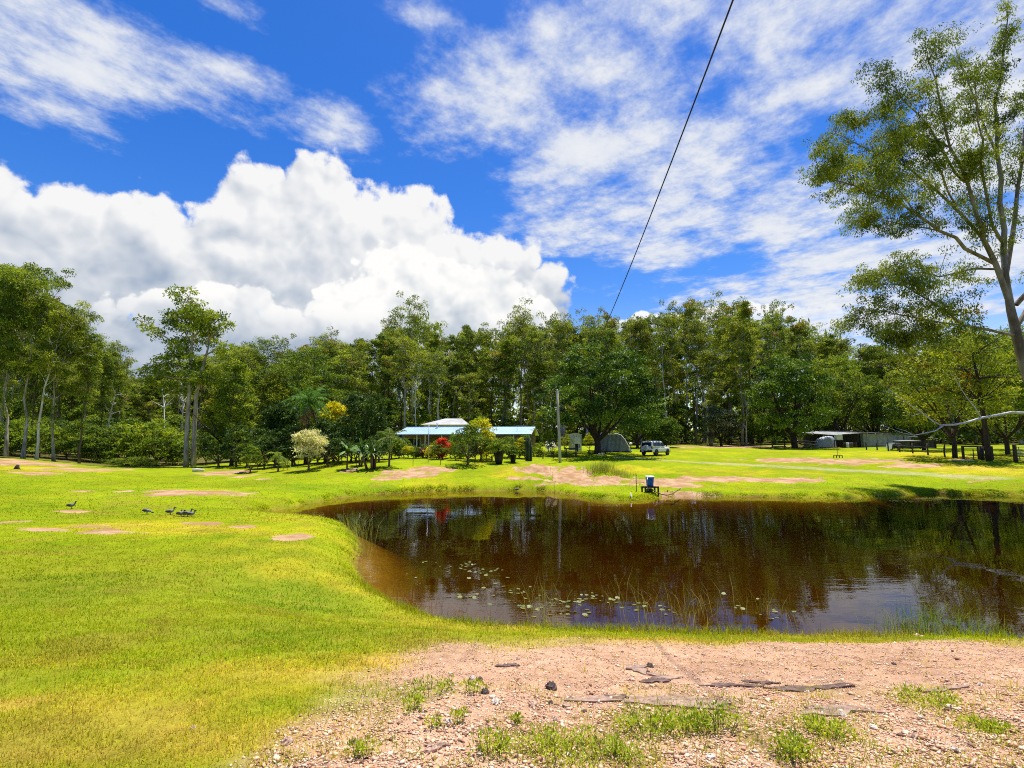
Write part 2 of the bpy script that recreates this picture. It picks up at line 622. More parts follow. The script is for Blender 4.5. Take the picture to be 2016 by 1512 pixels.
_T = np.concatenate([np.arange(1.5, 15, .05), np.arange(15, 60, .12), np.arange(60, 180, .4)])


def G(px, py):
    """the point of the ground seen at this photograph pixel"""
    d = ray(px, py)
    x = d[0] / d[1] * _T; z = CAMZ + d[2] / d[1] * _T
    h = np.maximum(height(x, _T), 0.0)
    i = np.argmax(z <= h)
    if z[i] > h[i]:
        i = len(_T) - 1
    return Vector((x[i], _T[i], h[i]))


def V3(x, y, dz=0.0):
    return Vector((x, y, H(x, y) + dz))


# --- patches of bare soil, dry grass, track: world ellipses (cx, cy, rx, ry, strength)
def patch(px, py, w, h, s=1.0):
    c = G(px, py)
    a, b = G(px, py - h), G(px, py + h)
    return (c.x, c.y, max(.25, w * c.y / F), max(.25, abs(a.y - b.y) / 2), s)


DIRT = [patch(*p) for p in [(385, 970, 115, 8), (330, 967, 60, 4), (70, 1043, 62, 5), (215, 1047, 66, 6), (185, 1037, 40, 4), (575, 1058, 44, 8), (395, 1031, 44, 4), (140, 1008, 36, 4), (10, 1029, 26, 4), (475, 1037, 26, 4), (240, 968, 20, 3), (160, 967, 14, 3),
                            (60, 912, 110, 8, .8), (170, 924, 70, 7, .7), (60, 932, 66, 4, .9), (440, 931, 40, 6), (485, 937, 24, 4), (520, 943, 16, 2), (690, 926, 22, 4), (800, 935, 60, 10), (860, 925, 55, 8), (765, 943, 30, 5),
                            (1060, 925, 52, 12), (1120, 932, 70, 17), (1185, 940, 60, 12), (1150, 950, 110, 7, .8), (1290, 948, 70, 9), (1400, 944, 130, 7), (1540, 945, 120, 6), (1330, 955, 90, 6, .8), (1350, 976, 70, 5, .9), (1030, 940, 40, 7, .7),
                            (1560, 906, 100, 7), (1680, 909, 110, 8), (1790, 916, 70, 6), (1460, 880, 130, 3, .9), (1330, 881, 60, 2, .8), (1590, 880, 100, 2, .5), (1950, 945, 60, 4, .5), (1890, 905, 22, 2, .9),
                            (1110, 893, 30, 3, .3)]]
DRYP = [patch(*p) for p in [(200, 1410, 420, 80, .62), (600, 1335, 280, 50, .70), (420, 1450, 400, 60, .75), (30, 1390, 90, 16, .9), (760, 1300, 160, 20, .8), (100, 1490, 300, 40, .8), (100, 1300, 160, 25, .25), (560, 1120, 170, 34, .18), (400, 1190, 160, 25, .25), (1600, 1245, 260, 16, .45), (1250, 1262, 300, 12, .5), (1900, 925, 120, 18, .75),
                            (1800, 895, 180, 12, .6), (1250, 925, 120, 10, .45), (1500, 930, 200, 8, .4), (1430, 890, 180, 5, .3), (1000, 935, 50, 14, .55), (1080, 960, 90, 8, .4), (300, 1040, 330, 14, .4), (900, 958, 90, 8, .25), (100, 925, 160, 14, .5), (1620, 935, 160, 8, .35)]]
GREENP = [patch(*p) for p in [(650, 960, 130, 12, .8), (760, 968, 90, 8, .7), (560, 1190, 180, 40, .7), (100, 1180, 160, 40, .45), (1900, 958, 140, 10, .6), (500, 1240, 160, 20, .35), (1880, 1262, 120, 14, .6), (1230, 975, 60, 6, .5), (620, 985, 120, 8, .8)]]
TRACK = [G(1225, 901), G(1340, 908), G(1450, 914), G(1560, 920), G(1680, 926), G(1800, 933), G(1950, 942), G(2016, 946)]


def ell(lst, x, y, soft=.45, wob=.5):
    m = np.zeros(x.shape)
    w = (fbm(x * .9, y * .9, 4, 21) - .5) * wob * 2 + (fbm(x * 3.3, y * 3.3, 3, 23) - .5) * wob * 1.3
    for (cx, cy, rx, ry, s) in lst:
        near = (np.abs(x - cx) < rx * 1.8) & (np.abs(y - cy) < ry * 1.8)
        if not near.any():
            continue
        r = np.hypot((x[near] - cx) / rx, (y[near] - cy) / ry) + w[near]
        m[near] = np.maximum(m[near], s * (1 - sstep(1 - soft, 1 + soft * .3, r)))
    return m


gp = [G(*p) for p in [(815, 1293), (900, 1275), (1000, 1267), (1200, 1262), (1400, 1266), (1600, 1268), (1780, 1262), (1900, 1258), (2010, 1262)]]
GRAVEL = np.array([(p.x, p.y) for p in gp] + [(9.0, 5.0), (14, 4.6), (14, -4), (-1.2, -4), (-1.6, 1.5), (-1.45, 2.6), (-1.05, 3.4), (-.95, 4.1)])
GWEED = [patch(*p) for p in [(1340, 1425, 110, 28, 1), (1120, 1480, 170, 30, .9), (840, 1365, 90, 24, 1), (1620, 1445, 40, 22, .7), (1550, 1480, 40, 20, .7), (1830, 1385, 90, 22, .8), (1940, 1435, 50, 10, .7), (600, 1480, 140, 24, .5), (1700, 1365, 90, 10, .5)]]


def masks(x, y):
    x = np.asarray(x, float).ravel(); y = np.asarray(y, float).ravel()
    d = sdist(x, y)
    dirt = ell(DIRT, x, y, .75, .55)
    dry = ell(DRYP, x, y, .8, .35)
    green = ell(GREENP, x, y, .8, .3)
    dry = np.clip(dry + (fbm(x * .16, y * .16, 4, 31) - .5) * 1.0 + (fbm(x * 1.1, y * 1.1, 3, 37) - .5) * .6 + .16 - .16 * sstep(24, 40, y) - green * .7, 0, 1)
    # soil shows in the forest
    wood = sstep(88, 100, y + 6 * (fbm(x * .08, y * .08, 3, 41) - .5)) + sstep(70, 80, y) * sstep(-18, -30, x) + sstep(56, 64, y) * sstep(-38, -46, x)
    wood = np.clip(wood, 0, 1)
    gr = np.zeros(x.shape)
    k = (y < 9) & (y > -6) & (np.abs(x) < 20)
    if k.any():
        g = -sdist(x[k], y[k], GRAVEL) + (fbm(x[k] * 1.6, y[k] * 1.6, 4, 51) - .5) * 1.3
        gr[k] = sstep(-.55, .45, g)
    gw = ell(GWEED, x, y, .7, .5)
    tr = np.zeros(x.shape)
    k = (y > 40) & (y < 66) & (x > 8)
    if k.any():
        b = np.full(k.sum(), 99.0)
        for a, c in zip(TRACK[:-1], TRACK[1:]):
            ex, ey = c.x - a.x, c.y - a.y
            t = np.clip(((x[k] - a.x) * ex + (y[k] - a.y) * ey) / (ex * ex + ey * ey), 0, 1)
            b = np.minimum(b, np.hypot(x[k] - a.x - t * ex, y[k] - a.y - t * ey))
        tr[k] = sstep(1.3, .5, b + (fbm(x[k] * .8, y[k] * .8, 3, 61) - .5) * .8)
    return d, dirt, dry, wood, gr, gw, tr, green


def lerp(a, b, t):
    return a + (np.array(b) - a) * t[:, None]


LUSH = (.125, .220, .004); LAWN = (.235, .295, .005); YEL = (.370, .335, .012); STRAW = (.50, .36, .06)


def lawn_colour(x, y, dry, green):
    n = fbm(x * .5, y * .5, 4, 71)
    c = lerp(np.tile(np.array(LAWN), (len(x), 1)), LUSH, np.clip(sstep(.42, .75, n) * .55 + green * .6, 0, 1))
    c = lerp(c, YEL, sstep(.12, .60, dry))
    c = lerp(c, STRAW, sstep(.62, 1.0, dry) * .9)
    worn = sstep(.58, .80, fbm(x * .9, y * .9, 4, 161)) * .55 + sstep(.55, .75, fbm(x * 3.7, y * 3.7, 3, 163)) * .35
    c = lerp(c, (.26, .21, .025), np.clip(worn, 0, .7))
    c = c * (.80 + .42 * fbm(x * .22, y * .22, 3, 165))[:, None]
    return c


def ground_colour(x, y):
    d, dirt, dry, wood, gr, gw, tr, green = masks(x, y)
    c = lawn_colour(x, y, dry, green)
    c = lerp(c, (.27, .23, .03), .35 * sstep(20, 11, np.hypot(x, y)))          # brown thatch plus shaded gaps between near blades, put into the colour
    c = lerp(c, (.40, .35, .20), tr * (.35 + .5 * fbm(x * .9, y * .9, 3, 181)))
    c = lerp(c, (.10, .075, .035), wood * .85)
    grc = lerp(np.tile(np.array((.62, .39, .245)), (len(x), 1)), (.46, .26, .15), fbm(x * 2, y * 2, 3, 91))
    c = c + (grc - c) * (gr * (1 - .35 * gw))[:, None]
    # wet mud at the water's edge and the bed under the water
    c = lerp(c, (.20, .10, .035), sstep(.16, .02, d) * (d > -.2) * sstep(11.5, 13, y) * (.35 + .65 * sstep(.45, .6, fbm(x * .35, y * .35, 3, 131))))
    c = lerp(c, (.30, .175, .035), sstep(.02, -.25, d))
    return c, dict(dirt=dirt, wood=wood, gravel=gr, dry=dry, d=d, gw=gw, green=green, track=tr)


def axis(parts):
    out = [np.array([parts[0][0]])]
    for a, b, s in parts:
        n = max(1, int(round((b - a) / s)))
        out.append(np.linspace(a, b, n + 1)[1:])
    return np.concatenate(out)


gx = axis([(-2500, -300, 550), (-300, -120, 20), (-120, -46, 1.6), (-46, -11, .42), (-11, 12, .15), (12, 46, .42), (46, 120, 1.6), (120, 300, 20), (300, 2500, 550)])
gy = axis([(-2500, -300, 550), (-300, -20, 20), (-20, 0, 1), (0, 13, .15), (13, 56, .34), (56, 110, .9), (110, 300, 9), (300, 3000, 450)])
XX, YY = (q_.ravel() for q_ in np.meshgrid(gx, gy))
ZZ = height(XX, YY)
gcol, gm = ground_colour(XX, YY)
nx, ny = len(gx), len(gy)
ii = np.arange(nx * ny).reshape(ny, nx)
GQ = np.stack([ii[:-1, :-1], ii[:-1, 1:], ii[1:, 1:], ii[1:, :-1]], -1).reshape(-1, 4)
grass_amt = np.clip((1 - gm['dirt']) * (1 - gm['gravel']) * (gm['d'] > 0.1), 0, 1)
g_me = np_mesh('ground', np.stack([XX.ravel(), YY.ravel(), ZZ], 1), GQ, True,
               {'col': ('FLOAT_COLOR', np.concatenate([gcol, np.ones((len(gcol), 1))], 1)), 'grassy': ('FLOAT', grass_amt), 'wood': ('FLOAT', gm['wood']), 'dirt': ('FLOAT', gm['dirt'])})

m = bpy.data.materials.new('meadow_ground')
m.use_nodes = True
T = NT(m.node_tree)
b = T.n['Principled BSDF']
b.inputs['Roughness'].default_value = .95
b.inputs['Specular IOR Level'].default_value = .03
ca = T.new('ShaderNodeAttribute', attribute_name='col').outputs['Color']
ga = T.new('ShaderNodeAttribute', attribute_name='grassy').outputs['Fac']
pos = T.new('ShaderNodeNewGeometry').outputs['Position']
n1 = T.noise(pos, 9.0, 7, .7)
n2 = T.noise(pos, 1.6, 5, .6)
n3 = T.noise(pos, 46.0, 4, .7)
v = T.math('ADD', T.math('MULTIPLY', n1, 1.1), T.math('MULTIPLY', n2, .7))
fac = T.mapr(v, .62, 1.18, .66, 1.30, False)
fac = T.math('MULTIPLY', fac, T.mapr(n3, .3, .7, .86, 1.12, False))
cc = T.vmath('SCALE', ca, scale=fac)
# clumps of straw and darker blades inside the turf
straw = T.math('MULTIPLY', T.mapr(T.noise(pos, 5.5, 6, .72), .55, .72), T.math('MULTIPLY', ga, .38))
cc = T.mix(straw, cc, (.38, .30, .03))
# bare soil: breaks up into tufts and crumbs at its edge
da = T.new('ShaderNodeAttribute', attribute_name='dirt').outputs['Fac']
edge = T.math('ADD', T.math('MULTIPLY', T.math('SUBTRACT', T.noise(pos, 3.2, 6, .68), .5), .95), T.math('MULTIPLY', T.math('SUBTRACT', T.noise(pos, .8, 3, .6), .5), .7))
df = T.mapr(T.math('ADD', da, T.math('MULTIPLY', edge, T.mapr(da, .03, .3))), .36, .50)
soil = T.mix(T.mapr(T.noise(pos, .9, 6, .65), .38, .66), (.33, .185, .09), (.50, .325, .19))
soil = T.mix(T.mapr(T.noise(pos, 7.0, 4, .7), .58, .72, 0, .6), soil, (.30, .17, .09))
soil = T.mix(T.mapr(T.noise(pos, 2.4, 5, .7), .56, .66, 0, .45), soil, (.30, .29, .05))
soil = T.vmath('SCALE', soil, scale=T.mapr(n3, .3, .7, .84, 1.14, False))
cc = T.mix(df, cc, soil)
T.put(b.inputs['Base Color'], cc)
bp = T.new('ShaderNodeBump')
bp.inputs['Strength'].default_value = .9
bp.inputs['Distance'].default_value = .06
T.put(bp.inputs['Height'], T.math('ADD', n1, T.math('MULTIPLY', n3, .35)))
T.put(b.inputs['Normal'], bp.outputs[0])
ground = tag(link('ground', g_me, m), 'sunlit meadow of green and dry grass with bare earth', kind='structure')

# ------------------------------------------------------------------ pond water
wm = bpy.data.materials.new('pond_water')
wm.use_nodes = True
T = NT(wm.node_tree)
T.n.remove(T.n['Principled BSDF'])
out = T.n['Material Output']
pos = T.new('ShaderNodeNewGeometry').outputs['Position']
mpn = T.new('ShaderNodeMapping')
T.l.new(pos, mpn.inputs[0])
mpn.inputs['Scale'].default_value = (.55, 1.5, 1.0)
mpn.inputs['Rotation'].default_value = (0, 0, R(6))
r1 = T.noise(mpn.outputs[0], 2.2, 3, .5)
r2 = T.noise(mpn.outputs[0], .33, 2, .5)
r3 = T.noise(mpn.outputs[0], 7.5, 2, .5)
breeze = T.mapr(T.noise(pos, .16, 2, .5), .42, .62, .25, 1.0)
hh = T.math('ADD', T.math('MULTIPLY', r2, 2.2), T.math('MULTIPLY', T.math('ADD', r1, T.math('MULTIPLY', r3, .22)), breeze))
bp = T.new('ShaderNodeBump')
bp.inputs['Strength'].default_value = .05
bp.inputs['Distance'].default_value = .09
T.put(bp.inputs['Height'], hh)
gl = T.new('ShaderNodeBsdfGlossy')
gl.inputs['Roughness'].default_value = .01
gl.inputs['Color'].default_value = (.92, .93, .90, 1)
T.put(gl.inputs['Normal'], bp.outputs[0])
tr = T.new('ShaderNodeBsdfTransparent')
tr.inputs['Color'].default_value = (1, 1, 1, 1)
fr = T.new('ShaderNodeFresnel')
fr.inputs['IOR'].default_value = 1.38
T.put(fr.inputs['Normal'], bp.outputs[0])
mx = T.new('ShaderNodeMixShader')
T.l.new(fr.outputs[0], mx.inputs[0])
T.l.new(tr.outputs[0], mx.inputs[1])
T.l.new(gl.outputs[0], mx.inputs[2])
T.l.new(mx.outputs[0], out.inputs['Surface'])
va = T.new('ShaderNodeVolumeAbsorption')
va.inputs['Color'].default_value = (.72, .62, .14, 1)
va.inputs['Density'].default_value = 1.12
T.l.new(va.outputs[0], out.inputs['Volume'])
wb = MB().box((20, 23, -1.5), (68, 34, 3.0))
water = tag(wb.build('pond_water', wm), 'still brown farm pond reflecting the trees', kind='structure')


# ------------------------------------------------------------------ grass blades (uncountable)
def vcol_mat(name, rough=.8, trans=0.0, spec=.2, mulc=None):
    m = bpy.data.materials.new(name)
    m.use_nodes = True
    T = NT(m.node_tree)
    b = T.n['Principled BSDF']
    c = T.new('ShaderNodeAttribute', attribute_name='col').outputs['Color']
    T.put(b.inputs['Base Color'], c)
    b.inputs['Roughness'].default_value = rough
    b.inputs['Specular IOR Level'].default_value = spec
    if trans:
        tr = T.new('ShaderNodeBsdfTranslucent')
        T.put(tr.inputs['Color'], T.mix(1.0, c, (1.25, 1.2, .8), 'MULTIPLY'))
        mx = T.new('ShaderNodeMixShader')
        mx.inputs[0].default_value = trans
        T.l.new(b.outputs[0], mx.inputs[1]); T.l.new(tr.outputs[0], mx.inputs[2])
        T.l.new(mx.outputs[0], T.n['Material Output'].inputs['Surface'])
    return m


GRASS_M = vcol_mat('grass_blade', .75, .38, .06)


def blades(X, Y, Z, hgt, wid, lean, colr, rng):
    """bent blades: base pair, mid pair, tip -> quad + triangle stored as two quads"""
    n = len(X)
    a = rng.uniform(0, 2 * np.pi, n)
    ca, sa = np.cos(a), np.sin(a)
    b2 = a + rng.uniform(.9, 2.2, n)
    sx, sy = np.cos(b2) * wid / 2, np.sin(b2) * wid / 2
    h1 = hgt * np.cos(lean * .5) * .55; o1 = hgt * np.sin(lean * .5) * .55
    h2 = h1 + hgt * .5 * np.cos(lean * 1.35); o2 = o1 + hgt * .5 * np.sin(lean * 1.35)
    P = np.zeros((n, 5, 3))
    P[:, 0] = np.stack([X - sx, Y - sy, Z - .01], 1)
    P[:, 1] = np.stack([X + sx, Y + sy, Z - .01], 1)
    P[:, 2] = np.stack([X + ca * o1 + sx * .8, Y + sa * o1 + sy * .8, Z + h1], 1)
    P[:, 3] = np.stack([X + ca * o1 - sx * .8, Y + sa * o1 - sy * .8, Z + h1], 1)
    P[:, 4] = np.stack([X + ca * o2, Y + sa * o2, Z + h2], 1)
    base = np.arange(n)[:, None] * 5
    T3 = np.concatenate([base + np.array([[0, 1, 2]]), base + np.array([[0, 2, 3]]), base + np.array([[3, 2, 4]])], 0)
    C = np.repeat(np.concatenate([colr, np.ones((n, 1))], 1), 5, axis=0)
    return P.reshape(-1, 3), T3, C


def grass_zone(y0, y1, count, hmin, hmax, wid, seed, edge=1.12, tall=None):
    rng = np.random.default_rng(seed)
    Y = y0 * (y1 / y0) ** rng.uniform(0, 1, count)          # even over the receding ground
    X = rng.uniform(-1, 1, count) * (Y * edge + 1.0)
    d, dirt, dry, wood, gr, gw, tr, green = masks(X, Y)
    clump = fbm(X * 3.1, Y * 3.1, 3, 101)
    p = (1 - sstep(.25, .55, dirt)) * (1 - np.clip(gr * .97 - gw * .75 * (clump > .38) - .30 * (clump > .50) * (Y < 4.3), 0, 1)) * (1 - tr * .8) * (d > .06) * (1 - wood)
    p *= .35 + .65 * sstep(.25, .6, clump)
    k = rng.uniform(0, 1, count) < p
    X, Y, dry, green, d, gw, gr = X[k], Y[k], dry[k], green[k], d[k], gw[k], gr[k]
    Z = height(X, Y)
    n = len(X)
    fine = (fbm(X * 5.5, Y * 5.5, 3, 141) - .5) * .9 + (fbm(X * 1.9, Y * 1.9, 2, 151) - .5) * .5
    c = lawn_colour(X, Y, np.clip(dry + fine + rng.normal(0, .30, n) + gr * .2, 0, 1), green)
    c *= rng.uniform(.60, 1.65, n)[:, None]
    c = lerp(c, (.26, .33, .01), (gw * gr > .3) * rng.uniform(.0, .7, n))
    hg = rng.uniform(hmin, hmax, n) * np.where(rng.uniform(0, 1, n) < .05, 2.1, 1.0) * (1 + 1.0 * np.exp(-np.maximum(d, 0) / .35) * (Y < 14))
    return blades(X, Y, Z, hg, wid * rng.uniform(.7, 1.3, n), rng.uniform(.45, 1.5, n), c, rng)


zones = [grass_zone(2.1, 4.6, 150000, .016, .046, .0040, 1), grass_zone(4.6, 9.5, 190000, .020, .052, .0060, 2), grass_zone(9.5, 20, 130000, .022, .060, .011, 3),
         grass_zone(20, 44, 90000, .025, .075, .024, 4)]
# taller fringe along the water
rng = np.random.default_rng(9)
seg = SH; nxt = np.roll(SH, -1, axis=0); ln = np.hypot(*(nxt - seg).T)
vis = (seg[:, 0] < seg[:, 1] * 1.1 + 3)
nF = 52000
ch = rng.choice(len(seg), nF, p=ln * vis / (ln * vis).sum())
t = rng.uniform(0, 1, nF)[:, None]
Pf = seg[ch] * (1 - t) + nxt[ch] * t
nrm = np.stack([(nxt - seg)[:, 1], -(nxt - seg)[:, 0]], 1) / ln[:, None]
off = np.abs(rng.normal(0, .34, nF)) - .05
sd = np.sign(sdist(*(Pf + nrm[ch] * .3).T))
Pf = Pf + nrm[ch] * (off * sd)[:, None]
lf = fbm(Pf[:, 0] * 1.3, Pf[:, 1] * 1.3, 3, 111)
nearb = Pf[:, 1] < 13
k = rng.uniform(0, 1, nF) < np.where(nearb, sstep(.30, .6, lf) + .15, sstep(.42, .66, lf) + .05)
Pf = Pf[k]; lf = lf[k]; nearb = nearb[k]
dry_f = np.clip(.30 + .9 * (fbm(Pf[:, 0] * .8, Pf[:, 1] * .8, 3, 121) - .5) + rng.normal(0, .2, len(Pf)) - .25 * (~nearb), 0, 1)
cf = np.where(nearb, 1.0, 1.3)[:, None] * lawn_colour(Pf[:, 0], Pf[:, 1], dry_f, np.zeros(len(Pf))) * rng.uniform(.75, 1.35, len(Pf))[:, None]
zones.append(blades(Pf[:, 0], Pf[:, 1], np.maximum(height(Pf[:, 0], Pf[:, 1]), -.05), rng.uniform(.05, .22, len(Pf)) * (.45 + lf) * np.where(nearb, 1.0, .75), np.where(nearb, .008, .022), np.where(nearb, rng.uniform(.1, .9, len(Pf)), rng.uniform(.6, 1.4, len(Pf))), cf, rng))
VV, TT, CC, base = [], [], [], 0
for v_, t_, c_ in zones:
    VV.append(v_); TT.append(t_ + base); CC.append(c_); base += len(v_)
me = np_mesh('grass', np.concatenate(VV), np.concatenate(TT), False, {'col': ('FLOAT_COLOR', np.concatenate(CC))})
tag(link('grass', me, GRASS_M), 'short yellow green grass growing over the banks and meadow', 'grass', kind='stuff')

# ------------------------------------------------------------------ gravel (uncountable)
rng = np.random.default_rng(12)
OCT = np.array([(1, 0, 0), (-1, 0, 0), (0, 1, 0), (0, -1, 0), (0, 0, 1), (0, 0, -1)], float)
OCF = np.array([(0, 2, 4), (2, 1, 4), (1, 3, 4), (3, 0, 4), (2, 0, 5), (1, 2, 5), (3, 1, 5), (0, 3, 5)])
n = 230000
Yg = 1.6 * (6.2 / 1.6) ** rng.uniform(0, 1, n)
Xg = rng.uniform(-1, 1, n) * (Yg * 1.1 + 1.2)
_, _, _, _, gr, gw, _, _ = masks(Xg, Yg)
k = rng.uniform(0, 1, n) < np.clip(gr * 1.25 - .2, 0, 1) * (1 - .45 * gw)
Xg, Yg = Xg[k], Yg[k]
n = len(Xg)
sz = .0030 * np.exp(np.abs(rng.normal(0, .58, n))) * (1 + .05 * Yg)
sz = np.minimum(sz * np.interp(Yg, [2.4, 3.6, 4.4, 6], [1.35, 1.2, .8, .8]), .024)
S = np.stack([sz * rng.uniform(.8, 1.6, n), sz * rng.uniform(.6, 1.1, n), sz * rng.uniform(.35, .75, n)], 1)
P = OCT[None] * (1 + rng.uniform(-.32, .32, (n, 6, 1))) + rng.normal(0, .16, (n, 6, 3))
P = P * S[:, None]
a = rng.uniform(0, 2 * np.pi, n); tl = rng.normal(0, .3, n)
ca, sa, ct, st = np.cos(a)[:, None], np.sin(a)[:, None], np.cos(tl)[:, None], np.sin(tl)[:, None]
x0, y0, z0 = P[..., 0], P[..., 1], P[..., 2]
y1, z1 = y0 * ct - z0 * st, y0 * st + z0 * ct
P = np.stack([x0 * ca - y1 * sa, x0 * sa + y1 * ca, z1], -1)
P += np.stack([Xg, Yg, height(Xg, Yg) + S[:, 2] * .35], 1)[:, None]
pal = np.array([(.68, .42, .26), (.74, .50, .32), (.60, .33, .19), (.74, .56, .38), (.48, .26, .14), (.22, .12, .07), (.68, .42, .26), (.74, .54, .37)])
cg = pal[rng.choice(len(pal), n, p=[.20, .2, .14, .1, .1, .09, .1, .07])] * rng.uniform(.8, 1.15, n)[:, None]
CG = np.repeat(np.concatenate([cg, np.ones((n, 1))], 1), 6, axis=0)
FG = (np.arange(n)[:, None, None] * 6 + OCF[None]).reshape(-1, 3)
me = np_mesh('gravel', P.reshape(-1, 3), FG, False, {'col': ('FLOAT_COLOR', CG)})
tag(link('gravel', me, vcol_mat('gravel_stone', .85)), 'loose pinkish gravel on the bank top above the pond', 'gravel', kind='stuff')
print('terrain done', len(g_me.vertices), 'gravel', n)
# ------------------------------------------------------------------ vegetation builders
def unit(rng, n):
    v = rng.normal(size=(n, 3))
    return v / np.linalg.norm(v, axis=1)[:, None]


class Leaves:
    """collects leaf faces (diamond quads) for one crown"""
    def __init__(s, seed):
        s.rng = np.random.default_rng(seed)
        s.V = []; s.T = []; s.O = []

    def put(s, P, D, L, Wd, tone, odd, bias=.9):
        n = len(P); rng = s.rng
        S = np.cross(D, unit(rng, n) + np.array([0, 0, bias]))
        S /= np.linalg.norm(S, axis=1)[:, None] + 1e-9
        L = (L * rng.uniform(.7, 1.3, n))[:, None]; w = (Wd * rng.uniform(.7, 1.3, n))[:, None] / 2
        q = np.stack([P, P + D * L * .45 + S * w, P + D * L, P + D * L * .45 - S * w], 1)
        s.V.append(q.reshape(-1, 3))
        s.T.append(np.repeat(np.clip(tone + rng.normal(0, .16, n), 0, 1), 4))
        s.O.append(np.full(n * 4, odd))

    def clump(s, c, r, n, L, Wd, droop=.5, up=.35, out=.6, tone=None):
        rng = s.rng
        d = unit(rng, n)
        d[:, 2] = np.where((d[:, 2] < 0) & (rng.uniform(0, 1, n) < up), -d[:, 2], d[:, 2])
        rr = np.array(r if hasattr(r, '__len__') else (r, r, r))
        P = np.array(c) + d * rr * (rng.uniform(.15, 1, n) ** .5)[:, None]
        D = d * out + unit(rng, n) * .7 + np.array([0, 0, -droop])
        D /= np.linalg.norm(D, axis=1)[:, None]
        s.put(P, D, L, Wd, rng.uniform(.0, 1.0) if tone is None else tone, rng.uniform(0, 1))

    def mesh(s, name, m):
        V = np.concatenate(s.V)
        Q = np.arange(len(V)).reshape(-1, 4)
        me = np_mesh(name, V, Q, False, {'tone': ('FLOAT', np.concatenate(s.T)), 'odd': ('FLOAT', np.concatenate(s.O))})
        me.materials.append(m)
        return me


def bark_mat(name, light, dark, scale=2.0, bump=.5, stretch=(3, 3, .5)):
    return mat(name, light, .85, vary=.2, scale=scale, color2=dark, bump=bump, bscale=14, stretch=stretch, spec=.15)


BARK_WHITE = bark_mat('pale_gum_bark', (.68, .64, .57), (.42, .36, .29), 1.2)
BARK_GREY = bark_mat('grey_gum_bark', (.50, .44, .36), (.24, .18, .13), 1.4)
BARK_BROWN = bark_mat('brown_bark', (.17, .115, .075), (.07, .045, .03), 2.0)
BARK_DARK = bark_mat('dark_bark', (.075, .05, .035), (.03, .02, .015), 2.0)
L_GUM = leaf_mat('gum_leaf', (.048, .086, .008), (.145, .215, .012), (.330, .390, .024), .30, (.20, .13, .02), .03)
L_GUM2 = leaf_mat('gum_leaf_olive', (.068, .102, .009), (.185, .235, .014), (.365, .400, .026), .30, (.24, .15, .02), .04)
L_MANGO = leaf_mat('dark_glossy_leaf', (.014, .040, .004), (.060, .130, .008), (.220, .320, .018), .16, rough=.55)
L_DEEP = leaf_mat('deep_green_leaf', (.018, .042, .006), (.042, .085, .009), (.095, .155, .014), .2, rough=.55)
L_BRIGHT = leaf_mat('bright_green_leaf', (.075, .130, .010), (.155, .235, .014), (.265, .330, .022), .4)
L_MID = leaf_mat('mid_green_leaf', (.040, .078, .010), (.092, .155, .014), (.180, .250, .020), .34)


def curve(p0, d0, L, n, bend, rng, wob=.12):
    """a limb: points from p0 along d0, bending towards bend"""
    p = np.array(p0, float); d = np.array(d0, float)
    out = [tuple(p)]
    for i in range(n):
        d = d + np.array(bend) / n + rng.normal(0, wob, 3)
        d /= np.linalg.norm(d)
        p = p + d * L / n
        out.append(tuple(p))
    return out


def gum_proto(seed, Ht=30.0, cb=.48, spread=4.2, nl=13, r0=.30, leafn=80, L=.46, Wd=.19, bark=None, lm=None, clump=1.15, epic=6):
    rng = np.random.default_rng(seed)
    tr = MB(); lv = Leaves(seed + 500)
    n = 9
    zs = np.linspace(-.4, Ht * .95, n)
    wx = np.cumsum(rng.normal(0, Ht * .008, n)); wy = np.cumsum(rng.normal(0, Ht * .008, n))
    wx -= wx[0]; wy -= wy[0]
    pts = np.stack([wx, wy, zs], 1)
    rad = r0 * (1 - .93 * np.linspace(0, 1, n) ** .9)
    rad[0] *= 1.35
    tr.tube(pts, list(rad), 7)

    def on(t):
        z = t * Ht
        return np.array([np.interp(z, zs, pts[:, 0]), np.interp(z, zs, pts[:, 1]), z]), float(np.interp(z, zs, rad))
    ends = []
    for i in range(nl):
        u = (i + rng.uniform(0, .8)) / nl
        t = cb + (1 - cb) * .92 * u
        p, r = on(t)
        a = i * 2.4 + rng.uniform(-.5, .5)
        e = rng.uniform(.5, 1.15)
        Lb = spread * (.45 + .75 * math.sin(math.pi * min(1.0, .12 + .72 * u))) * rng.uniform(.6, 1.25)
        d = np.array([math.cos(a) * math.cos(e), math.sin(a) * math.cos(e), math.sin(e)])
        c = curve(p, d, Lb, 4, (0, 0, rng.uniform(.1, .7)), rng)
        tr.tube(c, [max(.03, r * .5 * (1 - .2 * k)) for k in range(5)], 5, False)
        for s_ in range(4):
            q = c[rng.integers(2, 5)]
            d2 = unit(rng, 1)[0]; d2[2] = abs(d2[2]) * .8 + .1
            c2_ = curve(q, d2, Lb * rng.uniform(.3, .65), 2, (0, 0, .3), rng)
            tr.tube(c2_, [.05, .035, .02], 4, False)
            ends.append(c2_[-1])
        ends.append(c[-1])
    for s_ in range(5):
        p, r = on(rng.uniform(.9, .97))
        ends.append(tuple(p + rng.normal(0, .7, 3)))
    for c in ends:
        r = clump * rng.uniform(.45, 1.35)
        lv.clump(c, (r, r, r * rng.uniform(.6, 1.15)), int(1.25 * leafn * rng.uniform(.45, 1.25) * (r / clump)), L, Wd, .75, .7)
    for i in range(epic):
        p, r = on(rng.uniform(cb * .45, cb * 1.05))
        lv.clump(p + rng.normal(0, .35, 3), rng.uniform(.45, .8), 40, L * .8, Wd, .6)
    return (tr.mesh('gum_trunk', bark or BARK_GREY, True), lv.mesh('gum_crown', lm or L_GUM), Ht)


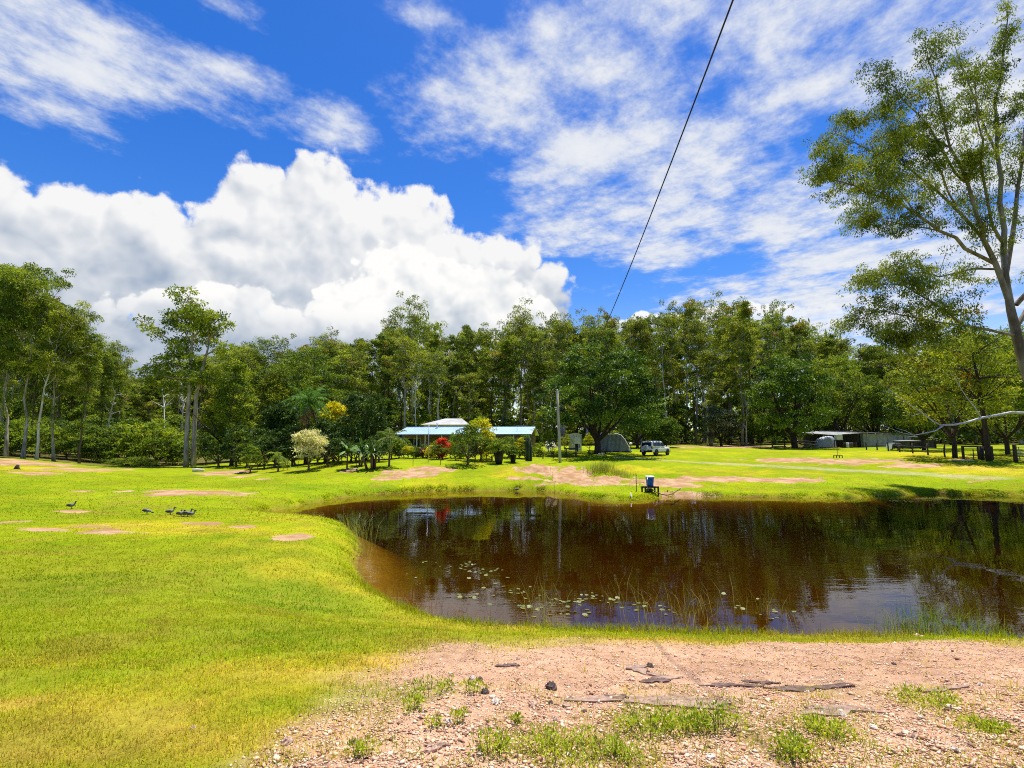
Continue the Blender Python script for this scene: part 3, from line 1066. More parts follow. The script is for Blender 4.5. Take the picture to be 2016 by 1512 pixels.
def dome_proto(seed, rx, zc, rz, nclump, leafn, L, Wd, bark, lm, clump=.9, r0=.3, limbs=7, ry=None, low=-.55, fill=.25, droop=.35, shape=0.0, fork=.28, lobes=.55):
    """a spreading broad-leaved tree: limbs from a low fork, clumps through a dome (more of them near its skin)"""
    rng = np.random.default_rng(seed)
    ry = ry or rx
    tr = MB(); lv = Leaves(seed + 900)
    fz = max(.3, zc * fork)
    tr.tube([(0, 0, -.3), (0.03, 0, .15), (rng.normal(0, .08), rng.normal(0, .08), fz * .6), (0, 0, fz)], [r0 * 1.45, r0 * 1.1, r0, r0 * .95], 9)
    C = []
    while len(C) < nclump:
        d = unit(rng, 1)[0]
        if d[2] < low:
            continue
        q = rng.uniform(.80, 1.02) if rng.uniform() > fill else rng.uniform(.35, .8)
        lob = 1 + lobes * (vnoise(d[0] * 2.3 + seed, d[1] * 2.3 + d[2] * 2.3, seed) - .5)
        w = 1 - shape * max(0, d[2])
        C.append((d[0] * rx * q * lob * w, d[1] * ry * q * lob * w, zc + d[2] * rz * q * lob))
    C = np.array(C)
    for i in range(limbs):
        a = 2 * math.pi * (i + rng.uniform(-.3, .3)) / limbs
        e = rng.uniform(.55, 1.2)
        d = (math.cos(a) * math.cos(e), math.sin(a) * math.cos(e), math.sin(e))
        Lb = (rx * math.cos(e) + (zc + rz - fz) * math.sin(e)) * .72
        c = curve((0, 0, fz * .85), d, Lb, 5, (0, 0, .25), rng, .1)
        tr.tube(c, [r0 * .6 * (1 - .17 * k) for k in range(6)], 6, False)
        for s_ in range(3):
            q = np.array(c[rng.integers(2, 6)])
            tg = C[rng.integers(0, len(C))]
            c2_ = curve(q, (tg - q) / (np.linalg.norm(tg - q) + 1e-6), min(np.linalg.norm(tg - q), rx * .7), 3, (0, 0, .1), rng, .08)
            tr.tube(c2_, [r0 * .2, r0 * .14, r0 * .09, r0 * .05], 4, False)
    for c in C:
        r = clump * rng.uniform(.65, 1.25)
        lv.clump(c, (r, r, r * .58), int(leafn * rng.uniform(.7, 1.2)), L, Wd, droop, .85)
    return (tr.mesh('tree_trunk', bark, True), lv.mesh('tree_crown', lm), zc + rz)


def plant(proto, name, label, cat, loc, top=None, rz=0.0, group=None, sxy=1.0, parts=('trunk', 'crown')):
    """a tree standing at loc; top = height wanted"""
    s = (top / proto[2]) if top else 1.0
    o = thing(name, label, cat, loc, rz, group, (s * sxy, s * sxy, s))
    for nm, me in zip(parts, proto[:2]):
        if me is not None:
            link(nm, me, None, o)
    return o


SKY_PX = [(-300, 560), (0, 545), (60, 585), (100, 640), (150, 662), (200, 695), (255, 742), (300, 735), (340, 715), (440, 690), (470, 682), (520, 692), (560, 676), (600, 690), (640, 664), (700, 670), (740, 656), (780, 640), (805, 612), (830, 622), (860, 655),
          (900, 650), (940, 638), (980, 640), (1020, 628), (1060, 655), (1100, 640), (1150, 634), (1200, 630), (1240, 640), (1280, 622), (1310, 642), (1350, 602), (1385, 645), (1430, 598), (1475, 602), (1510, 625), (1560, 612),
          (1600, 640), (1650, 664), (1690, 692), (1730, 680), (1760, 690), (1800, 680), (1900, 665), (2016, 650), (2400, 640)]
_sx = [p[0] for p in SKY_PX]; _sy = [p[1] for p in SKY_PX]

GUMS = [gum_proto(100 + i, 30, (.42, .55, .38, .56, .48, .36, .62, .40)[i], (4.6, 3.0, 4.0, 5.0, 2.6, 3.6, 4.2, 3.2)[i], (17, 12, 18, 13, 14, 18, 11, 18)[i], (.34, .27, .3, .36, .25, .3, .33, .28)[i],
                  66, .46, .18, (BARK_GREY, BARK_WHITE, BARK_BROWN, BARK_GREY, BARK_BROWN, BARK_GREY, BARK_WHITE, BARK_BROWN)[i], (L_GUM, L_GUM2, L_GUM, L_GUM2, L_GUM, L_GUM2, L_GUM, L_GUM)[i], (.95, .85, .85, 1.1, .75, .85, 1.05, .75)[i], (10, 5, 12, 6, 10, 12, 4, 14)[i]) for i in range(8)]
GUM_LABEL = ['grey-barked gum with broad layered crown in the forest behind the meadow', 'slender pale-barked gum with olive crown in the forest behind the meadow',
             'brown-barked gum with dense dark crown in the forest behind the meadow', 'grey-barked gum with wide olive crown in the forest behind the meadow',
             'thin brown-barked gum with narrow crown in the forest behind the meadow', 'grey-barked gum with long olive crown in the forest behind the meadow',
             'pale-barked gum with high tufted crown in the forest behind the meadow', 'brown-barked gum with long ragged crown in the forest behind the meadow']
UNDER = [dome_proto(201, 3.0, 5.2, 4.2, 52, 60, .48, .24, BARK_BROWN, L_MID, .95, .16, 5, low=-.8),
         dome_proto(202, 2.6, 5.6, 4.8, 50, 60, .46, .22, BARK_GREY, L_GUM2, .9, .14, 5, low=-.8),
         dome_proto(203, 3.4, 4.4, 3.6, 54, 62, .46, .24, BARK_BROWN, L_BRIGHT, .95, .16, 5, low=-.7)]
UNDER_LABEL = ['young mid-green tree under the forest gums', 'young olive tree among the gum trunks', 'bright green young tree along the forest']

def landmark(px):
    for lim, nm in ((120, 'the grove'), (270, 'the bright bushes'), (400, 'the lone gum'), (520, 'the conical evergreen'), (640, 'the tall feather palm'), (770, 'the round dark tree'), (880, 'the verandah'), (1060, 'the blue roof'), (1150, 'the power pole'), (1250, 'the tent'),
                    (1360, 'the white car'), (1490, 'the dirt track'), (1640, 'the timber rack'), (1710, 'the open shed bay'), (1800, 'the long shed'), (1900, 'the fence posts')):
        if px < lim:
            return nm
    return 'the farm gate'


rng = np.random.default_rng(77)
# forest: rows of gums from its edge inwards
nf = 0
for Y0 in (97, 103, 110, 118, 127, 137):
    x = -1.1 * Y0
    while x < 1.1 * Y0:
        x += rng.uniform(3.6, 7.0)
        Y = Y0 + rng.uniform(-3, 3)
        px = 1008 + F * x / Y * .99
        if 1490 < px < 1700 and Y < 100:
            continue
        sky_z = at(px, float(np.interp(px, _sx, _sy)), Y).z
        gz = H(x, Y)
        f_ = rng.choice([1.05, .98, .90, .78, .62], p=[.20, .26, .22, .18, .14])
        top = max(9.0, (sky_z - gz) * f_ * .945)
        i = int(rng.integers(0, 8))
        o = plant(GUMS[i], 'gum_tree', GUM_LABEL[i].replace('in the forest behind the meadow', ('at the forest edge behind ' if Y < 106 else 'deep in the forest behind ') + landmark(px)), 'tree', (x, Y, gz), top, rng.uniform(0, 6.28), 'gum trees of the forest behind the meadow', float(np.clip(26.0 / top, .85, 1.5)) * rng.uniform(.9, 1.15))
        o.rotation_euler = (rng.normal(0, .035), rng.normal(0, .035), rng.uniform(0, 6.28))
        nf += 1
# young trees and shrubs under them
for Y0, st, hmin, hmax in ((94, 10.5, 3.5, 7), (102, 8.0, 4, 9), (113, 7.5, 6, 11), (125, 7.5, 8, 13)):
    x = -1.1 * Y0
    while x < 1.1 * Y0:
        x += rng.uniform(.6, 1.4) * st
        Y = Y0 + rng.uniform(-2.5, 2.5)
        px = 1008 + F * x / Y
        if (1230 < px < 1720 and Y < 98):
            continue
        i = int(rng.choice([0, 1, 2], p=[.42, .42, .16]))
        plant(UNDER[i], 'young_tree', UNDER_LABEL[i] + ' behind ' + landmark(px), 'tree', (x, Y, H(x, Y)), rng.uniform(hmin, hmax), rng.uniform(0, 6.28), 'young trees under the forest gums', rng.uniform(.85, 1.25))
# the depth of the wood beyond: one mass
src = [np.array([v.co[:] for v in GUMS[i][1].vertices]).reshape(-1, 4, 3) for i in (0, 4, 5)]
VVs, TTs = [], []
for Y in (150, 160, 172):
    for x in np.arange(-1.15 * Y, 1.15 * Y, 6.5):
        xx = x + rng.uniform(-2, 2); yy = Y + rng.uniform(-4, 4)
        px = 1008 + F * xx / yy
        top = (at(px, float(np.interp(px, _sx, _sy)) + 22, yy).z - 5) * rng.uniform(.8, 1.0)
        q = src[rng.integers(0, 3)]
        q = q[rng.choice(len(q), 700, replace=False)]
        a = rng.uniform(0, 6.28)
        c_, s_ = math.cos(a), math.sin(a)
        ctr = q.mean(1, keepdims=True)
        q = ctr + (q - ctr) * 2.2
        k = top / 30
        zz = 5 + (q[..., 2] - 9) * (top / 21)
        VVs.append(np.stack([(q[..., 0] * c_ - q[..., 1] * s_) * 1.15 + xx, (q[..., 0] * s_ + q[..., 1] * c_) * 1.15 + yy, zz], -1).reshape(-1, 3))
        TTs.append(np.repeat(rng.uniform(.1, .9) + rng.normal(0, .15, 700), 4))
fl = Leaves(6262)
for Y in (143, 156, 170):
    for x in np.arange(-1.15 * Y, 1.15 * Y, 5.0):
        for zz in (1.5, 5, 8.5, 12):
            px = 1008 + F * x / Y
            if zz + 5 > at(px, float(np.interp(px, _sx, _sy)) + 45, Y).z:
                continue
            r = rng.uniform(2.4, 3.6)
            fl.clump((x + rng.uniform(-2, 2), Y + rng.uniform(-4, 4), 4 + zz), (r, r, r * .8), 46, 1.25, .65, .2, .7)
VVs += fl.V; TTs += fl.T
Vd = np.concatenate(VVs)
me = np_mesh('distant_forest', Vd, np.arange(len(Vd)).reshape(-1, 4), False, {'tone': ('FLOAT', np.concatenate(TTs)), 'odd': ('FLOAT', np.zeros(len(Vd)))})
tag(link('distant_forest', me, L_GUM), 'deep mass of forest foliage beyond the gum trees', 'forest', kind='stuff')

ug = Leaves(6161)
for Y in np.arange(95, 150, 5.5):
    for x in np.arange(-1.12 * Y, 1.12 * Y, 2.6):
        xx = x + rng.uniform(-1.2, 1.2); yy = Y + rng.uniform(-2.5, 2.5)
        px = 1008 + F * xx / yy
        if 1240 < px < 1720 and yy < 99:
            continue
        r = rng.uniform(.8, 1.9) * (.7 + Y / 250)
        ug.clump((xx, yy, H(xx, yy) + r * .55), (r * 1.3, r * 1.3, r), 34, .75, .42, .2, .8)
tag(link('undergrowth', ug.mesh('undergrowth', L_MID)), 'tangled green undergrowth covering the forest floor', 'undergrowth', kind='stuff')

# ------------------------------------------------------------------ the grove beside the meadow and the lone gum
def stand(px, py, Y=None):
    """ground point under a pixel column at depth Y"""
    if Y is None:
        return G(px, py)
    x = (px - 1008) / F * Y * (1 / math.cos(TH)) * math.cos(TH)
    p = at(px, py, Y)
    return V3(p.x, Y)


GROVE = [gum_proto(301, 24, .44, 4.2, 16, .26, 120, .36, .15, BARK_GREY, L_GUM, .95, 10), gum_proto(302, 24, .46, 3.4, 15, .24, 120, .36, .15, BARK_WHITE, L_GUM2, .9, 4),
         gum_proto(303, 24, .42, 3.6, 16, .22, 120, .36, .15, BARK_BROWN, L_GUM, .95, 14)]
gl = ['grey-trunked gum with full crown inside the grove above the bare bank', 'gum tree with leaning whitish trunk standing on the bare bank of the grove', 'brown-trunked gum with ragged low foliage inside the grove above the bare bank']
for (px, py, Y, tp, i, lab) in [(45, 902, 57, 572, 0, 'grey-trunked gum on the bare bank beside the leaning white trunk'), (72, 905, 56, 612, 1, gl[1]), (106, 907, 59, 640, 0, 'grey-trunked gum between the leaning white trunk and a brown-trunked gum'),
                                (156, 915, 60, 668, 2, 'brown-trunked gum at the open end of the grove on the bare bank'), (-30, 895, 56, 560, 2, gl[2]), (12, 898, 63, 570, 0, 'tall grey-trunked gum behind the two grey-trunked gums on the bare bank'), (-90, 890, 58, 560, 0, gl[0]), (190, 910, 70, 705, 2, 'short brown-trunked gum beside the pale dead stem behind the grove'),
                                (60, 900, 72, 605, 2, 'brown-trunked gum directly behind the leaning white trunk'), (-150, 890, 64, 540, 2, gl[2]), (225, 912, 78, 735, 2, 'short brown-trunked gum behind the green bushes beyond the grove'), (0, 900, 76, 560, 0, gl[0])]:
    p = stand(px, py, Y)
    o = plant(GROVE[i], 'gum_tree', lab, 'tree', p, at(px, tp, Y).z - p.z, rng.uniform(0, 6.28), 'gum trees of the grove on the bare bank', .92)
    if i == 1:
        o.rotation_euler = (0, .05, 1.0)
# lone gum: two stems from one foot
lone = thing('gum_tree', 'tall lone gum with twin pale trunks and clumped crown at the edge of the lawn', 'tree', stand(371, 919, 61))
tr = MB(); lv = Leaves(4242)
rg = np.random.default_rng(4243)
HL = at(370, 592, 61).z - lone.location.z
sc_ = 61 / F
def lp(px, py, dy=0.0):
    p = at(px, py, 61)
    return (p.x - lone.location.x, dy, p.z - lone.location.z)
stems = [[(366, 925), (367, 880), (369, 830), (373, 770), (375, 720), (378, 680), (381, 640), (384, 610)], [(377, 925), (378, 880), (380, 830), (383, 775), (392, 735), (402, 700), (410, 670), (414, 640)]]
for k, st in enumerate(stems):
    tr.tube([lp(x, y, .35 * k) for x, y in st], [.33, .27, .25, .21, .17, .13, .08, .04], 8)
limbs = [((375, 730), (350, 722), (322, 705), (300, 712)), ((376, 700), (355, 680), (330, 665), (312, 650)), ((378, 680), (362, 655), (345, 630), (338, 612)), ((381, 650), (372, 625), (362, 605), (355, 600)),
         ((384, 640), (392, 620), (396, 606), (398, 600)), ((402, 700), (425, 688), (440, 690), (448, 700)), ((410, 670), (428, 655), (438, 645), (444, 640)), ((408, 680), (418, 640), (424, 622), (420, 612)), ((374, 745), (345, 745), (318, 738), (296, 735)),
         ((373, 760), (350, 762), (330, 765), (320, 770)), ((385, 770), (405, 752), (420, 748), (432, 752)), ((380, 665), (395, 650), (405, 640), (412, 630))]
for L_ in limbs:
    dy = rg.uniform(-2.4, 2.4)
    c = [lp(x, y, dy * i / 3) for i, (x, y) in enumerate(L_)]
    tr.tube(c, [.12, .09, .06, .03], 5, False)
    for k in range(9):
        i = rg.integers(1, 4)
        q = np.array(c[i]) + rg.normal(0, .75, 3) * np.array([1, 1.5, .8])
        tr.tube([c[i], tuple(q)], [.04, .015], 4, False)
        lv.clump(q, (.95, .95, .6), 105, .34, .15, .5, .8)
for k in range(46):
    a = rg.uniform(0, 6.28)
    q = np.array(lp(376 + 58 * math.cos(a) * rg.uniform(.2, 1), rg.uniform(622, 760))) + np.array([0, rg.normal(0, 2.2), 0])
    lv.clump(q, (.95, .95, .6), 95, .34, .15, .5, .8)
link('trunk', tr.mesh('lone_trunk', BARK_GREY, True), None, lone)
link('crown', lv.mesh('lone_crown', L_GUM), None, lone)

# bare dead trees standing at the forest edge
for k, (px, py, Y, tp, lab) in enumerate([(318, 915, 74, 745, 'pale leafless dead tree among the bushes near the lone gum'), (212, 912, 72, 772, 'leaning pale dead stem behind the grove'), (352, 912, 80, 740, 'tall bare grey dead tree behind the lone gum'), (1700, 882, 96, 770, 'bare pale dead tree behind the farm shed'),
                                          (1392, 880, 96, 745, 'bare grey dead tree at the end of the dirt track'), (820, 893, 94, 742, 'tall bare grey dead tree behind the blue roof'), (1470, 880, 95, 790, 'short bare dead stem beside the dirt track'), (1748, 882, 95, 800, 'forked white dead tree behind the long shed')]):
    p = stand(px, py, Y)
    Hd = at(px, tp, Y).z - p.z
    rd = np.random.default_rng(8800 + k)
    db_ = MB()
    tk = curve((0, 0, -.3), (rd.normal(0, .12), rd.normal(0, .1), 1), Hd, 7, (rd.normal(0, .3), 0, .1), rd, .05)
    db_.tube(tk, [.17, .15, .13, .11, .09, .07, .045, .02], 7)
    for j in range(9):
        i = int(rd.integers(3, 8))
        a = rd.uniform(0, 6.28)
        c = curve(tk[i], (math.cos(a), math.sin(a) * .6, rd.uniform(.3, .9)), Hd * rd.uniform(.12, .26), 4, (0, 0, rd.uniform(-.3, .5)), rd, .16)
        db_.tube(c, [.055, .045, .032, .02, .008], 5, False)
        for q in range(2):
            c2_ = curve(c[int(rd.integers(2, 4))], unit(rd, 1)[0], Hd * .07, 3, (0, 0, .2), rd, .2)
            db_.tube(c2_, [.02, .015, .01, .005], 4, False)
    o = thing('dead_tree', lab, 'tree', p)
    link('trunk', db_.mesh('dead_trunk', mat('bleached_wood', (.72, .69, .64), .8, vary=.15, bump=.4, color2=(.45, .42, .38)), True), None, o)

# bright bushes at the foot of the grove
BUSH = [dome_proto(401, 2.6, 1.9, 2.5, 62, 70, .26, .13, BARK_BROWN, L_BRIGHT, .62, .10, 6, low=-.6, shape=.1), dome_proto(402, 2.2, 2.2, 2.8, 60, 70, .26, .13, BARK_BROWN, L_MID, .62, .10, 6, low=-.6, shape=.2),
        dome_proto(403, 3.0, 1.5, 1.9, 62, 70, .26, .12, BARK_BROWN, L_BRIGHT, .62, .08, 6, low=-.4)]
BL = ['rounded bright green bush below the grove', 'upright mid green bush below the grove', 'broad low bright green bush below the grove']
for (px, py, Y, tp, i, s_) in [(20, 905, 66, 832, 0, 1.3), (75, 908, 68, 842, 2, 1.5), (130, 910, 68, 848, 0, 1.4), (190, 915, 67, 836, 1, 1.3), (230, 918, 68, 842, 0, 1.3), (275, 918, 69, 850, 2, 1.2), (310, 918, 68, 832, 0, 1.5), (340, 917, 68, 860, 1, 1.2),
                               (160, 915, 74, 826, 1, 1.4), (50, 905, 74, 826, 0, 1.5), (250, 915, 76, 822, 1, 1.6), (405, 917, 66, 850, 1, 1.1), (330, 915, 78, 815, 1, 1.5), (-30, 900, 64, 830, 0, 1.4), (100, 905, 78, 820, 1, 1.6), (200, 910, 80, 815, 1, 1.6)]:
    p = stand(px, py, Y)
    plant(BUSH[i], 'bush', BL[i].replace('below the grove', ('at the foot of ' if Y < 72 else 'in the shade behind ') + ('the grey grove trunks' if px < 60 else 'the leaning white trunk' if px < 110 else 'the brown grove trunk' if px < 180 else 'the pale dead stem' if px < 260 else 'the lone gum')), 'bush', p, at(px, tp, Y).z - p.z, rng.uniform(0, 6.28), 'green bushes below the grove', s_ * .85)
for (px, py, Y, h, s_) in [(240, 919, 62, 1.0, 2.0), (268, 919, 63, 1.1, 2.0), (292, 919, 62, .9, 1.8)]:
    p = stand(px, py, Y)
    plant(BUSH[2], 'bush', 'low hedge-like green bush on the edge of the lawn', 'bush', p, h, rng.uniform(0, 6.28), 'low bushes on the lawn edge', s_)

# ------------------------------------------------------------------ the large gum leaning over the pond
big = thing('gum_tree', 'huge spreading gum with pale forked trunk leaning over the pond bank', 'tree', V3(41.0, 38.0))
bt = MB(); bl = Leaves(777)
rg = np.random.default_rng(779)
BY = 38.0
def bp_(px, py, dy=0.0):
    p = at(px, py, BY + dy)
    return np.array([p.x - big.location.x, p.y - big.location.y, p.z - big.location.z])
foot = np.array([0, 0, -.5])
main = [foot, foot + np.array([-.1, 0, 1.2]), bp_(2062, 860), bp_(2040, 790), bp_(2016, 715), bp_(2003, 665), bp_(1990, 610), bp_(1982, 560), bp_(1975, 500)]
bt.tube(main, [.66, .50, .42, .38, .35, .32, .27, .22, .18], 12)
BL_ = [  # (points, depth at the far end, start radius)
    ([(1985, 590), (1960, 520), (1935, 470), (1925, 430), (1905, 360), (1870, 290), (1850, 200), (1828, 120)], -2, .30),
    ([(1960, 520), (1900, 490), (1850, 455), (1800, 420), (1740, 390), (1680, 365), (1612, 350)], -4, .20),
    ([(1935, 470), (1890, 420), (1840, 372), (1790, 332), (1720, 300), (1645, 262)], 2, .18),
    ([(2000, 660), (1950, 650), (1895, 640), (1830, 592), (1780, 562), (1712, 560)], -3, .16),
    ([(1930, 648), (1860, 636), (1800, 625), (1730, 610), (1672, 640)], 1, .10),
    ([(1975, 500), (1968, 400), (1962, 300), (1958, 200), (1975, 110), (1985, 30)], 1, .28),
    ([(1980, 540), (1998, 430), (2012, 320), (2030, 200), (2050, 90)], 3, .26),
    ([(1905, 360), (1880, 340), (1830, 250), (1780, 200), (1740, 150)], -5, .13),
    ([(1962, 300), (1930, 230), (1905, 160), (1880, 90)], 4, .13),
    ([(1958, 530), (1910, 530), (1850, 545), (1780, 540), (1730, 545)], 4, .11),
    ([(1975, 480), (1945, 400), (1930, 320), (1925, 240), (1920, 160)], -4, .16),
    ([(2003, 640), (2060, 560), (2120, 480), (2180, 400), (2240, 330)], 2, .25),
    ([(2000, 600), (2080, 520), (2110, 400), (2130, 260), (2140, 150)], -4, .25),
    ([(2012, 320), (2070, 260), (2120, 200)], 0, .14),
    ([(1895, 640), (1850, 660), (1800, 662), (1750, 655)], 3, .07),
    ([(1850, 455), (1790, 445), (1730, 430), (1690, 435)], 3, .07),
    ([(1800, 420), (1760, 360), (1700, 330), (1660, 320)], -6, .07),
    ([(1870, 290), (1800, 260), (1740, 230), (1690, 240)], 2, .09),
    ([(1890, 420), (1850, 330), (1800, 290), (1760, 270)], -5, .09),
]
twigs = []
for pts, dz_, r in BL_:
    m_ = len(pts)
    c = [bp_(x, y, dz_ * (i / (m_ - 1)) ** 1.2) for i, (x, y) in enumerate(pts)]
    # finer polyline with a little wander
    fine = [c[0]]
    for a_, b_ in zip(c[:-1], c[1:]):
        fine.append((a_ + b_) / 2 + rg.normal(0, .10, 3)); fine.append(b_)
    k = len(fine)
    bt.tube(fine, [.68 * r * (1 - .86 * i / (k - 1)) + .012 for i in range(k)], 7, False)
    for i in range(2, k):
        f = i / (k - 1)
        for s_ in range(3 if f > .3 else 1):
            d = fine[i] - fine[i - 1]
            d = d / np.linalg.norm(d) * .7 + unit(rg, 1)[0] * .9 + np.array([0, 0, .25])
            Lt = rg.uniform(1.2, 2.8) * (1.1 - .4 * f)
            tw = curve(fine[i], d / np.linalg.norm(d), Lt, 4, (0, 0, rg.uniform(-.5, .3)), rg, .18)
            bt.tube(tw, [max(.012, r * .22), .024, .018, .013, .009], 4, False)
            twigs.append(tw)
for tw in twigs:
    if rg.uniform() < .10:
        continue                                           # bare twigs
    tone = rg.uniform(.05, 1.0)
    dens = rg.choice([.45, 1.1, 2.0], p=[.32, .38, .30])
    for q in tw[1:]:
        for s_ in range(3):
            e = np.array(q) + rg.normal(0, .36, 3)
            bl.clump(e, (.42, .42, .34), int(rg.uniform(14, 40) * dens), .20, .068, .9, .2, .4, tone)
# dead white limb reaching low over the far bank
dead = [([(2045, 812), (2016, 813), (1990, 812), (1960, 818), (1935, 822), (1905, 831), (1880, 836), (1852, 837)], .15, .09), ([(1852, 837), (1835, 828), (1815, 812), (1790, 796), (1762, 776), (1745, 762)], .075, .015),
        ([(1858, 837), (1842, 848), (1825, 852), (1800, 857), (1775, 852), (1740, 838)], .07, .015), ([(1932, 822), (1918, 800), (1905, 785), (1890, 762), (1876, 738)], .06, .012), ([(1890, 762), (1888, 748), (1880, 735)], .03, .01),
        ([(1800, 857), (1782, 848), (1762, 842)], .03, .01), ([(1815, 812), (1798, 818), (1780, 812)], .025, .008), ([(1745, 838), (1741, 832), (1740, 826)], .018, .008)]
db = MB()
for pts, ra, rb in dead:
    c = [bp_(x, y, -1.0) for x, y in pts]
    db.tube(c, [.72 * (ra + (rb - ra) * i / (len(c) - 1)) for i in range(len(c))], 7)
link('trunk', bt.mesh('big_trunk', bark_mat('mottled_gum_bark', (.30, .26, .22), (.11, .08, .06), .9, .6, (2, 2, .6)), True), None, big)
link('crown', bl.mesh('big_crown', leaf_mat('fine_gum_leaf', (.060, .095, .010), (.150, .205, .015), (.28, .33, .03), .38)), None, big)
dl = link('dead_limb', db.mesh('dead_limb', mat('bleached_wood', (.72, .69, .64), .8, vary=.15, bump=.4, color2=(.45, .42, .38)), True), None, big)
dl['label'] = 'bleached leafless limb'
print('trees', nf)
# ------------------------------------------------------------------ garden plants
def frond(lv, base, a, e, L, droop, n=16, lw=.05, ll=.45, tone=.5, rach=None, vshape=.5):
    """one palm frond: arching midrib with leaflets on both sides"""
    rng = lv.rng
    p = np.array(base, float)
    d = np.array([math.cos(a) * math.cos(e), math.sin(a) * math.cos(e), math.sin(e)])
    pts = [p.copy()]
    for i in range(n):
        d = d + np.array([0, 0, -droop / n])
        d /= np.linalg.norm(d)
        p = p + d * L / n
        pts.append(p.copy())
        side = np.cross(d, (0, 0, 1.0)); side /= np.linalg.norm(side) + 1e-9
        f = i / n
        l_ = ll * (.45 + 1.1 * math.sin(math.pi * min(1, .12 + f * .88))) * .75
        for s in (-1, 1):
            for j in range(2):
                D = side * s * .85 + d * .55 + np.array([0, 0, -.35 - vshape * .3]) + rng.normal(0, .1, 3)
                D /= np.linalg.norm(D)
                lv.put((p - d * L / n * .5 * j)[None], D[None], l_, lw, tone, 0)
    if rach is not None:
        rach.tube(pts[::3] + [pts[-1]], [.035 * (1 - .8 * i / (len(pts[::3]))) + .006 for i in range(len(pts[::3]) + 1)], 4, False)


def palm(name, label, loc, Ht, nf, L, lm, droop=1.3, r=.12, ll=.45, lw=.06, skirt=None, seed=0, group=None, lean=(0, 0)):
    o = thing(name, label, 'palm', loc, 0, group)
    rg = np.random.default_rng(seed)
    tr = MB()
    pts = [(lean[0] * t * t, lean[1] * t * t, -.2 + (Ht + .2) * t) for t in np.linspace(0, 1, 7)]
    tr.tube(pts, [r * 1.3, r * 1.05, r, r * .95, r * .9, r * .9, r * .8], 8)
    link('trunk', tr.mesh('palm_trunk', BARK_BROWN, True), None, o)
    lv = Leaves(seed + 1); rb = MB()
    for i in range(nf):
        frond(lv, pts[-1], i * 2.4 + rg.uniform(-.2, .2), rg.uniform(-.1, 1.25), L * rg.uniform(.8, 1.1), droop * rg.uniform(.8, 1.25), 14, lw, ll, rg.uniform(.3, .8), rb)
    cr = link('crown', lv.mesh('palm_crown', lm), None, o)
    link('midrib', rb.mesh('midrib', mat('palm_midrib', (.16, .19, .05), .6)), None, cr)
    if skirt:
        sk = Leaves(seed + 2)
        for i in range(skirt):
            frond(sk, (pts[-1][0], pts[-1][1], Ht - .2), i * 2.1 + rg.uniform(0, 1), rg.uniform(-.9, -.5), L * rg.uniform(.55, .85), 1.6, 12, lw, ll * .7, rg.uniform(.2, .9))
        link('dead_fronds', sk.mesh('dead_fronds', leaf_mat('dead_frond', (.16, .08, .035), (.28, .15, .06), (.42, .25, .11), .15)), None, o)
    return o


def blade_leaf(mb, base, a, e, L, w, droop, rng, n=5):
    """one broad strap or paddle leaf as a bent strip"""
    p = np.array(base, float)
    d = np.array([math.cos(a) * math.cos(e), math.sin(a) * math.cos(e), math.sin(e)])
    s = np.array([-math.sin(a), math.cos(a), 0.0])
    b = len(mb.v)
    for i in range(n + 1):
        f = i / n
        ww = w * math.sin(math.pi * min(.97, .10 + f * .88)) * .5
        u = np.cross(s, d)
        mb.v.append(tuple(p - s * ww + u * ww * .35)); mb.v.append(tuple(p)); mb.v.append(tuple(p + s * ww + u * ww * .35))
        d = d + np.array([0, 0, -droop / n]); d /= np.linalg.norm(d)
        p = p + d * L / n
    for i in range(n):
        q = b + i * 3
        mb.f += [(q, q + 1, q + 4, q + 3), (q + 1, q + 2, q + 5, q + 4)]


def strap_plant(name, label, cat, loc, n, L, w, lmat, Ht=0.0, r=.07, droop=1.2, seed=0, emin=.3, emax=1.4, stems=1, spread=.3, group=None):
    o = thing(name, label, cat, loc, 0, group)
    rg = np.random.default_rng(seed)
    lf = MB()
    for k in range(stems):
        st = MB()
        ox, oy = (rg.normal(0, spread), rg.normal(0, spread)) if stems > 1 else (0, 0)
        h = Ht * rg.uniform(.75, 1.1) if stems > 1 else Ht
        if h > 0:
            st.tube([(ox * .5, oy * .5, -.15), (ox * .8, oy * .8, h * .5), (ox, oy, h)], [r * 1.2, r, r * .8], 6)
            link('stem', st.mesh('plant_stem', BARK_BROWN, True), None, o)
        for i in range(n):
            blade_leaf(lf, (ox, oy, h - rg.uniform(0, .12) * max(h, .4)), i * 2.4 + rg.uniform(-.3, .3), rg.uniform(emin, emax), L * rg.uniform(.7, 1.15), w * rg.uniform(.8, 1.2), droop * rg.uniform(.7, 1.3), rg)
    link('leaves', lf.mesh('plant_leaves', lmat, True), None, o)
    return o


def glossy_leaf(name, c1, c2):
    return mat(name, c1, .4, vary=.2, scale=3.0, color2=c2, spec=.4)


M_BANANA = glossy_leaf('paddle_leaf', (.15, .26, .02), (.06, .13, .012))
M_STRAP = glossy_leaf('strap_leaf', (.09, .17, .02), (.035, .08, .012))
M_AGAVE = glossy_leaf('grey_green_leaf', (.20, .26, .16), (.12, .17, .10))


def gpt(px, py, Y):
    return stand(px, py, Y)


